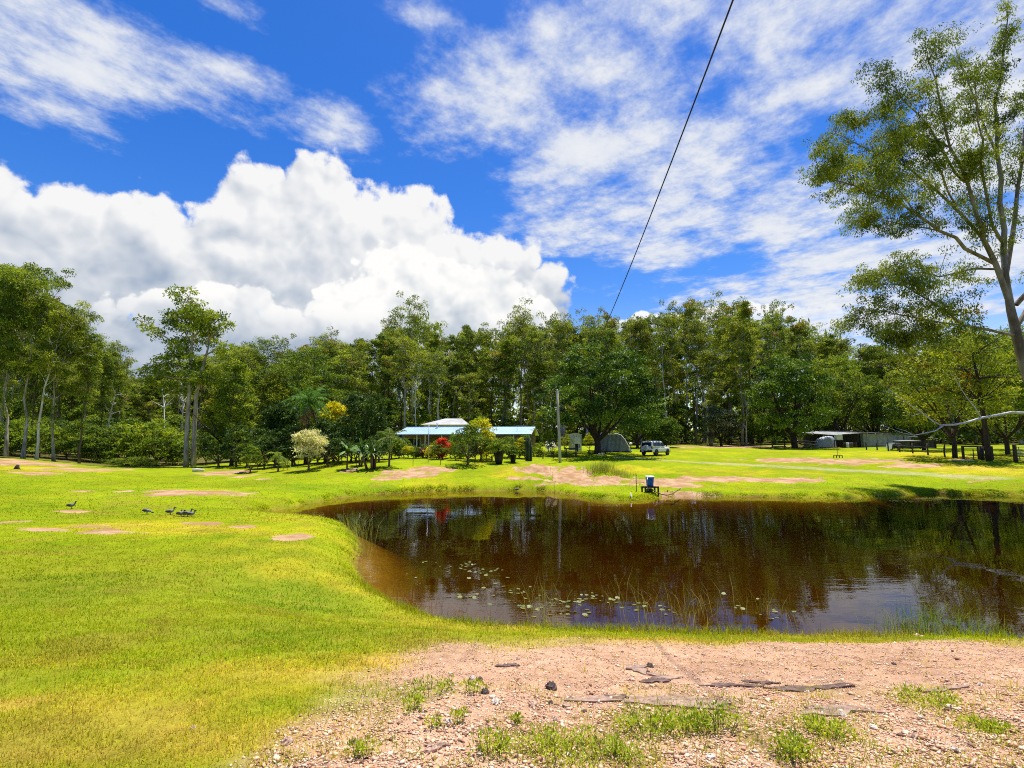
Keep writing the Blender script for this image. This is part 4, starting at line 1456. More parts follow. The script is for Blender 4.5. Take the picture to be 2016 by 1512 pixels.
def shrub(name, label, px, py, Y, wpx, toppx, lm, seed, cat='shrub', leaf=(.16, .08), n=46, per=46, clump=.32, shape=.1, low=-.5, group=None, trunk=.25):
    """a shrub sized by its spread and top in the picture at depth Y"""
    p = gpt(px, py, Y)
    top = at(px, toppx, Y).z - p.z
    rx = wpx * Y / F / 2
    zc = top * (.5 + .25 * trunk)
    pr = dome_proto(seed, rx, zc, top - zc, n, per, leaf[0], leaf[1], BARK_BROWN, lm, clump * min(1.4, max(.7, rx)), max(.03, rx * .07), 5, low=low, shape=shape)
    return plant(pr, name, label, cat, p, None, 0, group, parts=('stem', 'foliage') if cat == 'shrub' else ('trunk', 'crown'))


L_CREAM = leaf_mat('cream_variegated_leaf', (.42, .42, .18), (.62, .60, .30), (.80, .76, .46), .3)
L_YELLOW = leaf_mat('golden_leaf', (.34, .33, .008), (.54, .50, .012), (.74, .64, .02), .35)
L_LIME = leaf_mat('lime_leaf', (.20, .28, .008), (.42, .44, .012), (.68, .60, .02), .35)
L_RED = leaf_mat('red_bract', (.40, .025, .012), (.62, .05, .02), (.75, .14, .06), .3)
L_WHITE = leaf_mat('white_petal', (.60, .60, .56), (.74, .74, .70), (.85, .85, .82), .3)
L_PURPLE = leaf_mat('purple_leaf', (.05, .02, .02), (.12, .04, .035), (.22, .09, .06), .2)
L_GREYG = leaf_mat('grey_green_foliage', (.06, .085, .04), (.12, .15, .07), (.20, .23, .12), .25)
L_PALM = leaf_mat('palm_frond_leaf', (.03, .11, .012), (.07, .20, .018), (.16, .32, .03), .3)

# --- big trees around the house garden
t_ = gpt(1176, 893, 65)
MANGO = dome_proto(610, 7.6, 8.0, 6.0, 210, 135, .40, .16, BARK_DARK, L_MANGO, 1.2, .42, 8, low=-.8, fill=.25, fork=.24)
plant(MANGO, 'shade_tree', 'great dark green shade tree with rounded crown between house and car', 'tree', t_, at(1180, 688, 65).z - t_.z, .6)
t_ = gpt(1565, 884, 82)
DK = dome_proto(611, 6.2, 7.6, 7.2, 190, 125, .42, .17, BARK_DARK, L_MANGO, 1.2, .45, 7, low=-.85, fill=.25, shape=.25)
plant(DK, 'shade_tree', 'dense dark round-headed tree beside the corrugated shed', 'tree', t_, at(1565, 706, 82).z - t_.z, 1.1)
t_ = gpt(720, 905, 56)
plant(dome_proto(612, 3.0, 5.2, 3.4, 110, 90, .26, .14, BARK_DARK, L_DEEP, .62, .2, 6, low=-.8, fill=.2), 'round_tree', 'compact round dark green tree beside the house verandah', 'tree', t_, at(720, 768, 56).z - t_.z)
t_ = gpt(455, 915, 60)
plant(dome_proto(613, 2.5, 6.6, 6.6, 120, 85, .30, .13, BARK_DARK, L_GUM, .75, .2, 6, low=-.92, shape=.35), 'dark_tree', 'dark conical evergreen tree next to the lone gum', 'tree', t_, at(455, 692, 60).z - t_.z)
for (px, py, Y, w, tp, lm, sd, lab) in [(600, 905, 74, 130, 690, L_MID, 614, 'layered mid green tree behind the tall palm'), (530, 908, 70, 70, 735, L_GUM2, 615, 'olive green tree between dark evergreen and layered tree'),
                                        (655, 905, 66, 40, 795, L_YELLOW, 616, 'golden leaved tree beside the tall palm'), (500, 905, 76, 80, 712, L_GUM, 617, 'dark olive tree behind the conical evergreen'),
                                        (545, 908, 60, 60, 790, L_DEEP, 618, 'deep green bushy tree in the shade below the layered tree'), (640, 908, 58, 70, 830, L_DEEP, 619, 'deep green bushy tree under the golden tree'), (430, 908, 72, 60, 760, L_GUM2, 632, 'olive tree behind the lone gum')]:
    p = gpt(px, py, Y); top = at(px, tp, Y).z - p.z; rx = w * Y / F / 2
    plant(dome_proto(sd, rx, top * .58, top * .42, int(70 + rx * 16), 70, .34, .16, BARK_BROWN, lm, .7 + rx * .05, .18, 6, low=-.85, fill=.25, shape=.1), 'garden_tree', lab, 'tree', p)
# behind the shed and along the far lawn
for (px, py, Y, w, tp, lm, sd, lab) in [(1655, 882, 93, 110, 690, L_BRIGHT, 620, 'light yellow green tree behind the heap of timber'), (1720, 882, 94, 90, 742, L_MID, 621, 'mid green tree behind the shed roof'), (1780, 880, 92, 110, 738, L_GUM2, 622, 'olive green tree behind the long shed'),
                                        (1310, 882, 84, 60, 828, L_MID, 623, 'small mid green tree behind the white car'), (1420, 880, 90, 60, 805, L_GREYG, 624, 'small grey green tree at the end of the dirt track'), (1255, 884, 82, 80, 790, L_MANGO, 625, 'dark glossy tree behind the tent'),
                                        (1880, 905, 54, 200, 640, L_GUM2, 626, 'open olive green tree behind the fence posts'), (1985, 905, 58, 130, 668, L_BRIGHT, 627, 'bright green tree behind the farm gate'), (1820, 900, 70, 120, 740, L_MID, 628, 'mid green tree beyond the fence corner'), (1940, 900, 72, 160, 700, L_GUM2, 629, 'olive tree beyond the farm gate'),
                                        (2090, 905, 60, 160, 650, L_MID, 630, 'mid green tree further along the farm gate')]:
    p = gpt(px, py, Y); top = at(px, tp, Y).z - p.z; rx = w * Y / F / 2
    plant(dome_proto(sd, rx, top * .56, top * .44, int(60 + rx * 17), 75, .34, .15, BARK_DARK, lm, .75 + rx * .05, .22, 7, low=-.8, fill=.25, shape=.08), 'farm_tree', lab, 'tree', p)
# dark leaning trunk of a gum in the paddock
p = gpt(1948, 908, 50)
o = thing('leaning_gum', 'gum with thin dark leaning trunk beside the farm gate', 'tree', p)
tb = MB(); q0 = np.array(p)
lean = [np.array(at(x, y, 50)) - q0 for x, y in ((1948, 912), (1944, 880), (1939, 840), (1932, 790), (1925, 745), (1915, 700))]
tb.tube(lean, [.30, .26, .23, .19, .14, .07], 8)
ll_ = Leaves(909)
for k in range(46):
    a_ = lean[rnd.randrange(3, 6)]
    e_ = a_ + ll_.rng.normal(0, 1, 3) * np.array([2.2, 2.0, 1.3]) + np.array([0, 0, 1.0])
    tb.tube([tuple(a_), tuple((a_ + e_) / 2 + np.array([0, 0, .2])), tuple(e_)], [.06, .04, .015], 4, False)
    ll_.clump(e_, (.8, .8, .55), 70, .26, .10, .6, .5)
link('trunk', tb.mesh('leaning_trunk', BARK_DARK, True), None, o)
link('crown', ll_.mesh('leaning_crown', L_GUM), None, o)

# --- palms and smaller planting
palm('tall_palm', 'tall feather palm with drooping fronds and brown dead skirt', gpt(602, 912, 57), at(602, 792, 57).z - H(*gpt(602, 912, 57)[:2]), 26, 3.0, L_PALM, 1.5, .2, .62, .07, 22, 41)
palm('slender_palm', 'slender palm with thin trunk next to the verandah', gpt(766, 922, 46.5), 2.6, 12, 1.7, L_MID, 1.5, .09, .42, .055, None, 42)
palm('young_palm', 'young palm with arching fronds on the lawn beside the cream-leaved shrub', gpt(548, 918, 49), 1.35, 12, 1.5, L_BRIGHT, 1.9, .08, .34, .06, None, 43)
strap_plant('paddle_plant', 'upright paddle-leaved plant with slim trunk on the lawn slope', 'plant', gpt(683, 924, 46), 12, 1.25, .36, M_BANANA, 1.75, .07, 1.0, 44, .1, 1.3)
strap_plant('paddle_plant', 'dense clump of dark strap-leaved plants between two palms', 'plant', gpt(735, 928, 45.5), 13, 1.15, .16, M_STRAP, 1.5, .09, 1.1, 45, .2, 1.45, 7, .45)
strap_plant('paddle_plant', 'leafy light green plant cluster beside the slender palm', 'plant', gpt(712, 915, 48), 12, 1.1, .22, M_BANANA, 1.8, .07, 1.2, 46, .2, 1.45, 4, .4)
shrub('cream_shrub', 'small tree with cream variegated leaves on the lawn slope', 607, 924, 47, 56, 845, L_CREAM, 701, 'tree', (.24, .12), 46, 60, .42, trunk=.55, low=-.85)
shrub('dark_shrub', 'dark green shrub just behind the cream-leaved tree', 645, 918, 49, 56, 856, L_DEEP, 702, leaf=(.2, .1))
shrub('light_shrub', 'small light green shrub near the conical evergreen', 493, 919, 50, 34, 880, L_BRIGHT, 703, leaf=(.17, .09))
shrub('dark_shrub', 'dark glossy shrub beside the light green shrub', 520, 915, 53, 40, 868, L_DEEP, 704, leaf=(.2, .1))
shrub('low_shrub', 'low dark shrub at the foot of the round tree', 700, 905, 53, 60, 868, L_DEEP, 705, leaf=(.2, .1))
shrub('low_shrub', 'olive shrub at the foot of the tall palm', 575, 908, 56, 50, 872, L_MID, 706, leaf=(.2, .1))
shrub('garden_shrub', 'rounded dark shrub against the verandah corner', 795, 890, 58, 26, 864, L_MID, 707, leaf=(.15, .07))
shrub('garden_shrub', 'yellow green shrub beside the rounded verandah shrub', 803, 893, 56, 24, 878, L_LIME, 708, leaf=(.12, .06))
shrub('garden_shrub', 'purple leaved shrub in the bed by the verandah', 832, 895, 56, 22, 884, L_PURPLE, 709, leaf=(.12, .06))
strap_plant('agave', 'grey green rosette plant in front of the verandah', 'plant', gpt(833, 886, 58), 16, .85, .14, M_AGAVE, .3, .08, .5, 47, .25, 1.4)
shrub('garden_shrub', 'golden shrub at the foot of the red flowering shrub', 848, 894, 55, 22, 880, L_YELLOW, 710, leaf=(.12, .06))
shrub('red_flowering_shrub', 'shrub covered in red flowers in front of the verandah', 871, 893, 54.5, 26, 864, L_RED, 711, leaf=(.16, .10), n=60, low=-.95, trunk=0)
shrub('garden_shrub', 'green shrub beneath the red flowering shrub', 864, 897, 54, 32, 876, L_MID, 712, leaf=(.12, .06))
shrub('garden_shrub', 'bright green shrub beside the red flowering shrub', 887, 893, 56, 24, 868, L_BRIGHT, 713, leaf=(.13, .06))
shrub('garden_shrub', 'low green shrub spreading under the broken-shade tree', 897, 898, 53, 30, 880, L_MID, 714, leaf=(.13, .06))
shrub('open_tree', 'open dark green garden tree with slim trunk in front of the house', 921, 917, 49.5, 62, 842, L_MID, 715, 'tree', (.24, .11), 52, 40, .36, trunk=.7)
shrub('golden_tree', 'lime and golden leaved tree in front of the house roof', 946, 910, 53, 54, 827, L_LIME, 716, 'tree', (.22, .11), 62, 55, .40, trunk=.5, shape=.35)
shrub('leafy_shrub', 'light green leafy shrub beside the golden tree', 968, 905, 53, 36, 862, L_BRIGHT, 717, leaf=(.18, .09))
shrub('garden_shrub', 'mid green shrub between golden tree and house end', 1000, 893, 57, 40, 860, L_MID, 718, leaf=(.16, .08))
shrub('garden_shrub', 'leafy shrub near the end wall of the house', 1022, 893, 57, 26, 862, L_LIME, 719, leaf=(.15, .07))
shrub('white_flowering_shrub', 'shrub dotted with white flowers beside the power pole', 1086, 888, 60, 22, 864, L_WHITE, 720, leaf=(.16, .12), n=16, per=14)
shrub('green_shrub', 'green shrub carrying the white flowers by the power pole', 1087, 890, 60.4, 24, 862, L_DEEP, 721, leaf=(.15, .07), n=24)
shrub('light_shrub', 'pale green shrub on the lawn behind the power pole', 1079, 885, 68, 24, 850, L_BRIGHT, 722, leaf=(.16, .07), shape=.5)
shrub('light_shrub', 'pale green shrub behind the small white shed', 1160, 884, 74, 20, 853, L_LIME, 723, leaf=(.16, .07))
shrub('garden_shrub', 'round green shrub beside the tent behind the trunk', 1112, 884, 73, 26, 858, L_GUM2, 724, leaf=(.16, .07))
o = thing('column_cactus', 'cluster of tall dark columnar cactus stems by the house end', 'cactus', gpt(1040, 898, 55))
for k, (x, y, h) in enumerate([(0, 0, 2.6), (.22, .1, 2.2), (-.22, .05, 2.35), (.1, -.22, 1.9), (-.1, .25, 2.1), (.32, -.1, 1.6)]):
    MB().lathe([(.09, -.1), (.1, .3), (.1, h * .6), (.095, h * .9), (.05, h), (.01, h + .05)], 8).build('stem', mat('cactus_skin', (.05, .075, .03), .6, vary=.25, bump=.6, bscale=20), o, True, loc=(x, y, 0))
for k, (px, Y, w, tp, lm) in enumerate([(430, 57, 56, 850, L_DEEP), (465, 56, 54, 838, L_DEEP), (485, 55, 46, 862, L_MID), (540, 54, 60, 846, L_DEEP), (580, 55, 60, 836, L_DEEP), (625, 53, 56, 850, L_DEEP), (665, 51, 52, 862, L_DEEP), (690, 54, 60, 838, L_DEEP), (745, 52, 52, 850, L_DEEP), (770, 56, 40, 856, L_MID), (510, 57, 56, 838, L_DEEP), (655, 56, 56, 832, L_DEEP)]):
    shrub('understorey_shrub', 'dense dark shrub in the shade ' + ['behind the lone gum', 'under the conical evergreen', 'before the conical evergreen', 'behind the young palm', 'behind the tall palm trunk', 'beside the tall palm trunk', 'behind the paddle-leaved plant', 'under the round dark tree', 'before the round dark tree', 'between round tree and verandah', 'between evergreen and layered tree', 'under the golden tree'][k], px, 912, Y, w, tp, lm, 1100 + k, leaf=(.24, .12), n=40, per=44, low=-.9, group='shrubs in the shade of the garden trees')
for k, (px, Y, w, tp, lm, lab) in enumerate([(785, 57, 30, 866, L_BRIGHT, 'bright green shrub at the open end of the verandah'), (818, 56, 24, 882, L_BRIGHT, 'low bright green shrub in the bed before the verandah door'), (842, 57, 24, 874, L_MID, 'mid green shrub behind the rosette plant'), (858, 57, 24, 868, L_BRIGHT, 'bright shrub touching the red flowers'),
                                          (905, 55, 34, 866, L_BRIGHT, 'bright leafy shrub under the open garden tree'), (935, 54, 34, 872, L_MID, 'mid green shrub beneath the golden tree'), (958, 55, 30, 866, L_LIME, 'lime shrub beneath the golden tree'), (1033, 57, 26, 858, L_MID, 'mid green shrub beside the cactus stems'), (1058, 60, 24, 872, L_BRIGHT, 'bright shrub just beyond the house end')]):
    shrub('bed_shrub', lab, px, 895, Y, w, tp, lm, 1200 + k, leaf=(.15, .08), n=40, low=-.9, trunk=0)
# pots with plants
for (px, py, Y, r, h, lm, sd, labp, labs) in [(982, 908, 51, .52, 1.25, L_BRIGHT, 801, 'large black tapered planter holding a leafy plant', 'bright leafy plant growing in the large black planter'),
                                               (1010, 904, 53, .36, .75, L_MID, 802, 'small dark planter near the low rail fence', 'mid green leafy plant growing in the small dark planter')]:
    p = gpt(px, py, Y)
    po = thing('planter', labp, 'planter', p)
    MB().lathe([(r * .62, 0), (r * .8, h * .4), (r, h * .95), (r * 1.06, h * .95), (r * 1.06, h), (r * .92, h), (r * .9, h * .9)], 14).build('pot', mat('black_plastic', (.018, .017, .018), .5), po, True)
    MB().lathe([(r * .9, h * .88), (.05, h * .92)], 14).build('soil', mat('potting_soil', (.05, .032, .02), .95), po)
    pr = dome_proto(sd, r * 1.6, r * .9, r * 1.5, 30, 46, .2, .1, BARK_BROWN, lm, .4, .05, 5, low=-.4)
    plant(pr, 'potted_plant', labs, 'plant', (p.x, p.y, p.z + h * .9), parts=('stem', 'foliage'))

# ------------------------------------------------------------------ house
M_ROOF = mat('pale_blue_roofing', (.42, .58, .72), .38, .25, .5, vary=.05, scale=.6, bump=.12, bscale=3.0)
M_WALL = mat('brown_brick_wall', (.26, .18, .13), .9, vary=.2, scale=5, bump=.3)
M_TRIM = mat('cream_trim', (.66, .62, .54), .6, vary=.06)
M_DARKTRIM = mat('dark_blue_fascia', (.06, .09, .14), .5)
M_GLASS = mat('dark_window_glass', (.02, .025, .03), .08, 0, .6, vary=.05)
M_DOOR = mat('timber_door', (.20, .11, .06), .6, vary=.2)
M_WHITE = mat('white_paint', (.78, .78, .76), .5, vary=.05)
M_SLAB = mat('concrete', (.40, .38, .34), .9, vary=.12)
pl = at(776, 893, 66.2); pr_ = at(1046, 893, 63.6)
hz = 2.25
hang = math.atan2(pr_.y - pl.y, pr_.x - pl.x)
HLn = math.hypot(pr_.x - pl.x, pr_.y - pl.y)
house = thing('house', 'long low brick house with pale blue metal roof and verandah', 'house', (pl.x, pl.y, hz), hang)
# local frame: x along the front, y to the back, verandah edge at y=0
WL, DP = HLn, 9.0
zr, ze = 3.42, 2.36
MB().box((WL / 2, DP / 2 + .2, -.25), (WL - .4, DP + .2, .7)).build('floor_slab', M_SLAB, house)
wl = MB()
wl.box((WL / 2, 2.25, 1.22), (WL - .7, .2, 2.25)); wl.box((WL / 2, DP - .35, 1.22), (WL - .7, .2, 2.25))
wl.box((.45, DP / 2 + .95, 1.22), (.2, DP - 2.82, 2.25)); wl.box((WL - .45, DP / 2 + .95, 1.22), (.2, DP - 2.82, 2.25))
wl.prism([(0, 0), (DP - 2.6, 0), ((DP - 2.6) / 2 - 1.0, .82)], 0, .18)
n0 = len(wl.v) - 6
for i in range(n0, len(wl.v)):                      # turn the gable triangle onto the end wall
    x, y, z = wl.v[i]
    wl.v[i] = (WL - .53 + y, 2.3 + x, 2.33 + z)
wl.build('wall', M_WALL, house)
rf = MB()
rf.prism([(-.25, ze), (DP / 2, zr), (DP + .25, ze), (DP + .25, ze + .06), (DP / 2, zr + .07), (-.25, ze + .06)], 0, WL)
rf.v = [(y, x, z) for x, y, z in rf.v]
roof = rf.build('roof', M_ROOF, house)
MB().box((WL / 2, -.30, ze + .0), (WL + .04, .10, .13)).build('gutter', M_DARKTRIM, roof)
rb_ = MB()
for k in range(int(WL / .42)):                       # standing ribs of the sheets
    x = .2 + k * .42
    rb_.beam((x, -.24, ze + .075), (x, DP / 2, zr + .085), .035, .03)
rb_.build('sheet_ribs', M_ROOF, roof)['kind'] = 'stuff'
MB().box((WL / 2, DP / 2, zr + .085), (WL + .02, .36, .05)).build('ridge_cap', M_ROOF, roof)
MB().beam((WL + .03, -.25, ze + .0), (WL + .03, DP / 2, zr), .05, .16).build('barge_board', M_TRIM, roof)
MB().beam((WL + .03, DP + .25, ze + .0), (WL + .03, DP / 2, zr), .05, .16).build('barge_board', M_TRIM, roof)
vx = 4.6
MB().tube([(vx, 3.6, 3.0), (vx, 3.6, 3.85)], .09, 8).lathe([(.16, 3.85), (.16, 3.95), (.02, 4.02)], 8, (vx, 3.6, 0)).build('vent_pipe', M_WHITE, roof)
MB().tube([(WL - 2.0, 1.6, 2.8), (WL - 2.0, 1.6, 3.6)], .025, 5).beam((WL - 2.4, 1.6, 3.6), (WL - .6, 1.6, 3.55), .03, .03).build('antenna', mat('steel', (.3, .3, .3), .4, .8), roof)
for x in (.4, 3.0, 4.1, 6.3, 10.6, 13.2, 15.6, WL - .3):
    MB().box((x, .05, 1.18), (.11, .11, 2.36)).build('verandah_post', M_TRIM, house)
for x, w in ((1.9, 1.7), (6.9, 1.9), (9.4, 1.5), (13.0, 1.9), (16.6, 1.7)):
    wn = MB().box((x, 2.13, 1.35), (w, .05, 1.15)).build('window', M_GLASS, house)
    fr_ = MB()
    for sx in (-1, 0, 1):
        fr_.box((x + sx * w / 2, 2.10, 1.35), (.06, .07, 1.27))
    for sz_ in (-1, 1):
        fr_.box((x, 2.095, 1.35 + sz_ * .6), (w + .06, .07, .06))
    fr_.build('frame', M_WHITE, wn)
dr = MB().box((4.7, 2.12, 1.12), (.95, .06, 2.05)).build('door', M_DOOR, house)
MB().ball((5.05, 2.06, 1.05), .045).build('handle', mat('brass', (.5, .36, .12), .3, 1.0), dr)
for (x0, x1) in ((.5, 2.9), (6.4, 10.5), (10.7, 13.1)):
    MB().box(((x0 + x1) / 2, .05, .92), (x1 - x0 - .02, .05, .07)).box(((x0 + x1) / 2, .05, .22), (x1 - x0 - .02, .05, .07)).build('railing', M_TRIM, house)
# --- second building with a white hip roof behind
p0 = at(829, 836, 84); p1 = at(922, 836, 84)
bx_ = (p0.x + p1.x) / 2; bw = (p1.x - p0.x)
b2 = thing('outbuilding', 'outbuilding with white hip roof behind the blue-roofed house', 'building', (bx_, 84, H(bx_, 84) - .30))
ez = p0.z - b2.location.z; rz2 = at(870, 824, 88).z - b2.location.z
MB().box((0, 4, ez / 2), (bw - .8, 7.2, ez)).build('wall', mat('cream_cladding', (.55, .52, .46), .8), b2)
hw = bw / 2
MB().add([(-hw, -.4, ez), (hw, -.4, ez), (hw, 8.4, ez), (-hw, 8.4, ez), (-hw * .12, 4, rz2), (hw * .62, 4, rz2)], [(0, 1, 5, 4), (1, 2, 5), (2, 3, 4, 5), (3, 0, 4), (3, 2, 1, 0)]).build('roof', mat('dimmed_white_roof', (.42, .42, .41), .6, vary=.12, scale=.5), b2)  # white roof dimmed in its colour for tree shading, to stand out less
MB().box((-1, .35, ez * .5), (1.6, .1, 1.1)).build('window', M_GLASS, b2)
# ------------------------------------------------------------------ power pole and line
M_POLE = mat('weathered_timber_pole', (.50, .47, .42), .9, vary=.15, scale=2, bump=.5, bscale=12, stretch=(6, 6, .6), color2=(.30, .27, .23))
M_STEEL = mat('galvanised_steel', (.45, .46, .47), .45, .7, vary=.1)
M_BLACK = mat('black_rubber', (.018, .018, .018), .7)
M_OLD = mat('old_grey_timber', (.14, .115, .09), .9, vary=.25, bump=.5, bscale=15, stretch=(4, 4, 1))
M_DKTIM = mat('dark_timber', (.06, .042, .03), .85, vary=.25, bump=.4)
M_RUST = mat('rusty_steel', (.17, .075, .035), .85, vary=.3)
pb = gpt(1103, 911, 55)
ptop = at(1097, 768, 55)
pole = thing('power_pole', 'tall weathered grey timber power pole on the lawn slope', 'pole', pb)
dv = ptop - pb
MB().tube([(0, 0, -.5), (dv.x * .3, 0, dv.z * .3), (dv.x * .7, 0, dv.z * .7), (dv.x, 0, dv.z)], [.17, .155, .135, .115], 12).build('shaft', M_POLE, pole, True)
MB().lathe([(.13, 0), (.13, .03), (.02, .07)], 12, (dv.x, 0, dv.z)).build('cap', M_STEEL, pole)
MB().lathe([(.03, 0), (.06, .03), (.035, .06), (.06, .09), (.03, .13)], 8, (dv.x, -.17, dv.z - .2)).beam((dv.x, -.08, dv.z - .22), (dv.x, -.2, dv.z - .22), .03, .03).build('insulator', mat('porcelain', (.5, .48, .45), .25), pole)
MB().box((dv.x * .15, -.17, 1.5), (.16, .02, .22)).build('marker_plate', M_STEEL, pole)
wl_ = MB()
P0 = (pb.x + dv.x, 54.8, pb.z + dv.z - .1)
bsl = (P0[0] - 2.46) / (55 - 5.5)
cs = np.polyfit([5.5, 9.03, 11.4, 16, 54.8], [8.5, 8.03, 7.72, 7.37, P0[2]], 2, w=[1, 1, 1, 1, 8])
wy = np.concatenate([np.arange(-14, 20, 1.0), np.linspace(20, 54.8, 24)])
wl_.tube([(2.46 + bsl * (y - 5.5), y, float(np.polyval(cs, y))) for y in wy], .0105, 6)
tag(wl_.build('power_line', mat('black_cable', (.012, .012, .014), .6), None, True), 'single black overhead cable strung from the timber power pole', 'cable')

# slim poles and stakes
p = gpt(843, 912, 51)
o = thing('garden_pole', 'thin grey metal pole on the lawn in front of the verandah', 'pole', p)
hh_ = at(843, 838, 51).z - p.z
MB().tube([(0, 0, -.3), (0, 0, hh_)], .035, 8).build('tube', M_STEEL, o, True)
MB().lathe([(.06, 0), (.06, .04), (.01, .08)], 8, (0, 0, hh_)).build('cap', M_STEEL, o)
o = None
for i, (px, py, Y, h) in enumerate([(813, 921, 48, .8), (867, 918, 49, .85), (507, 917, 51, .6), (536, 917, 51, .6), (558, 917, 50, .7), (566, 918, 50, .6), (702, 922, 47, .9), (711, 921, 47, .8), (587, 919, 50, .7)]):
    p = gpt(px, py, Y)
    lab = 'thin dark steel fence stake on the lawn slope below the house garden' if i > 1 else ('dark steel stake at the edge of the bare soil below the verandah' if i == 0 else 'dark steel stake beside the patch of grass below the red flowers')
    st = MB().box((0, 0, h / 2 - .1), (.05, .012, h + .2)).box((0, .016, h / 2 - .1), (.012, .03, h + .2)).build('fence_stake', M_RUST, None, loc=p, rz=.3 * i)
    tag(st, lab, 'stake', 'stakes below the garden' if i > 1 else None)

# rail fence, table, planters' rail
def rail_fence(label, pts, h, rails, rw=.05, post=.11, matp=None, name='rail_fence', group=None):
    c = pts[0]
    o = thing(name, label, 'fence', c, 0, group)
    for q in pts:
        MB().box((q.x - c.x, q.y - c.y, q.z - c.z + h / 2 - .15), (post, post, h + .3), rnd.uniform(-.2, .2)).build('post', matp or M_OLD, o)
    for a_, b_ in zip(pts[:-1], pts[1:]):
        for rzz in rails:
            MB().beam((a_.x - c.x, a_.y - c.y - post * .6, a_.z - c.z + rzz + rnd.uniform(-.02, .02)), (b_.x - c.x, b_.y - c.y - post * .6, b_.z - c.z + rzz), rw, rw * 1.4).build('rail', matp or M_OLD, o)
    return o


rail_fence('low dark timber rail fence along the garden bed beside the planters', [gpt(1003, 897, 57), gpt(1022, 897, 57.2), gpt(1045, 897, 57.5), gpt(1069, 897, 58), gpt(1090, 896, 58.5)], .75, (.62, .3), matp=M_DKTIM)
p = gpt(1124, 895, 60)
o = thing('garden_table', 'dark weathered timber table standing in the shade beside the power pole', 'table', p, .15)
for k in range(5):
    MB().box((0, -.32 + k * .16, 1.02), (1.5, .145, .05)).build('top_plank', M_DKTIM, o)
for sx in (-.62, .62):
    for sy in (-.3, .3):
        MB().box((sx, sy, .48), (.09, .09, 1.05)).build('leg', M_DKTIM, o)
MB().box((0, 0, .35), (1.2, .07, .1)).build('stretcher', M_DKTIM, o)
for sy in (-.3, .3):
    MB().box((0, sy, .93), (1.3, .04, .1)).build('apron', M_DKTIM, o)
# small white shed
p = gpt(1132, 877, 74)
o = thing('garden_shed', 'small white sheet-metal shed on the lawn behind the shade tree', 'shed', p, -.1)
w_, d_, h_ = 1.85, 1.5, at(1132, 856, 74).z - p.z
M_SHEDW = mat('off_white_sheet', (.66, .66, .63), .5, .1, vary=.05)
MB().box((0, 0, h_ / 2 - .1), (w_, d_, h_ + .2)).build('wall', M_SHEDW, o)
for k in range(9):
    MB().box((-w_ / 2 + .1 + k * (w_ - .2) / 8, -d_ / 2 - .012, h_ / 2), (.03, .02, h_ - .04)).build('sheet_rib', M_SHEDW, o)
MB().prism([(-w_ / 2 - .08, h_), (w_ / 2 + .08, h_), (w_ / 2 + .08, h_ + .06), (0, h_ + .26), (-w_ / 2 - .08, h_ + .06)], -d_ / 2 - .08, d_ / 2 + .08).build('roof', M_WHITE, o)
MB().box((.35, -d_ / 2 - .035, h_ * .45), (.7, .03, h_ * .85)).build('door', M_WHITE, o)
p = gpt(1137, 881, 70)
o = thing('meter_box', 'dark box with white front panel on a post beside the white shed', 'box', p, .2)
MB().box((0, 0, .25), (.12, .12, .7)).build('post', M_DKTIM, o)
MB().box((0, 0, .75), (.55, .4, .55)).build('body', M_DKTIM, o)
MB().box((.12, -.215, .62), (.14, .03, .8)).build('front_panel', M_WHITE, o)
# camper tent
p = gpt(1206, 877, 72)
o = thing('camper_tent', 'grey canvas camper annex with curved white edge beside the shade tree', 'tent', p, -.12, None, (1.12, 1.0, .92))
M_CANV = mat('grey_canvas', (.20, .23, .26), .85, vary=.12, scale=2.5, bump=.3, bscale=6)
M_CANVW = mat('pale_canvas', (.62, .62, .60), .8, vary=.08)
th = at(1206, 852, 72).z - p.z
prof = [(-2.0, 0), (-1.95, th * .97), (.55, th), (.95, th * .93), (1.35, th * .72), (1.72, th * .4), (2.15, 0)]
tb = MB()
rows = []
for j, (yy, sh) in enumerate([(-1.5, 1.0), (0, 1.0), (1.5, .98)]):
    rows.append([(x, yy, z * sh) for x, z in prof])
n_ = len(prof)
vs_ = [q for r_ in rows for q in r_]
fs_ = []
for j in range(2):
    for i in range(n_ - 1):
        fs_.append((j * n_ + i, j * n_ + i + 1, (j + 1) * n_ + i + 1, (j + 1) * n_ + i))
fs_.append(tuple(range(2 * n_, 3 * n_)))
tb.add(vs_, fs_)
tb.build('canvas_roof', M_CANVW, o)
# front wall with hanging folds
fw = MB()
nx_ = 40
cols_ = []
for i in range(nx_ + 1):
    x = -1.96 + (2.1 + 1.96) * i / nx_
    zt = float(np.interp(x, [q[0] for q in prof], [q[1] for q in prof]))
    col_ = []
    for j in range(7):
        t = j / 6
        fold = .10 * math.sin(x * 5.2 + t * 2.0) * (1 - t) + .05 * math.sin(x * 13 + 1 - t * 3)
        col_.append((x, -1.52 - .22 * (1 - t) + fold, max(.0, zt * t * .985)))
    cols_.append(col_)
fw.add([q for c in cols_ for q in c], [(i * 7 + j, (i + 1) * 7 + j, (i + 1) * 7 + j + 1, i * 7 + j + 1) for i in range(nx_) for j in range(6)])
fw.build('front_wall', M_CANV, o, True)
MB().tube([(x, -1.55, z + .02) for x, z in prof[1:]], .055, 6).build('edge_tube', M_WHITE, o, True)
MB().tube([(x, 1.5, z * .98 + .02) for x, z in prof[1:]], .055, 6).build('edge_tube', M_WHITE, o, True)
MB().box((.1, -1.72, .03), (4.2, .12, .1)).build('ground_skirt', M_BLACK, o)
MB().box((-1.3, -.2, th + .14), (1.2, 1.6, .22)).build('roof_pod', M_WHITE, o, bevel=.05)
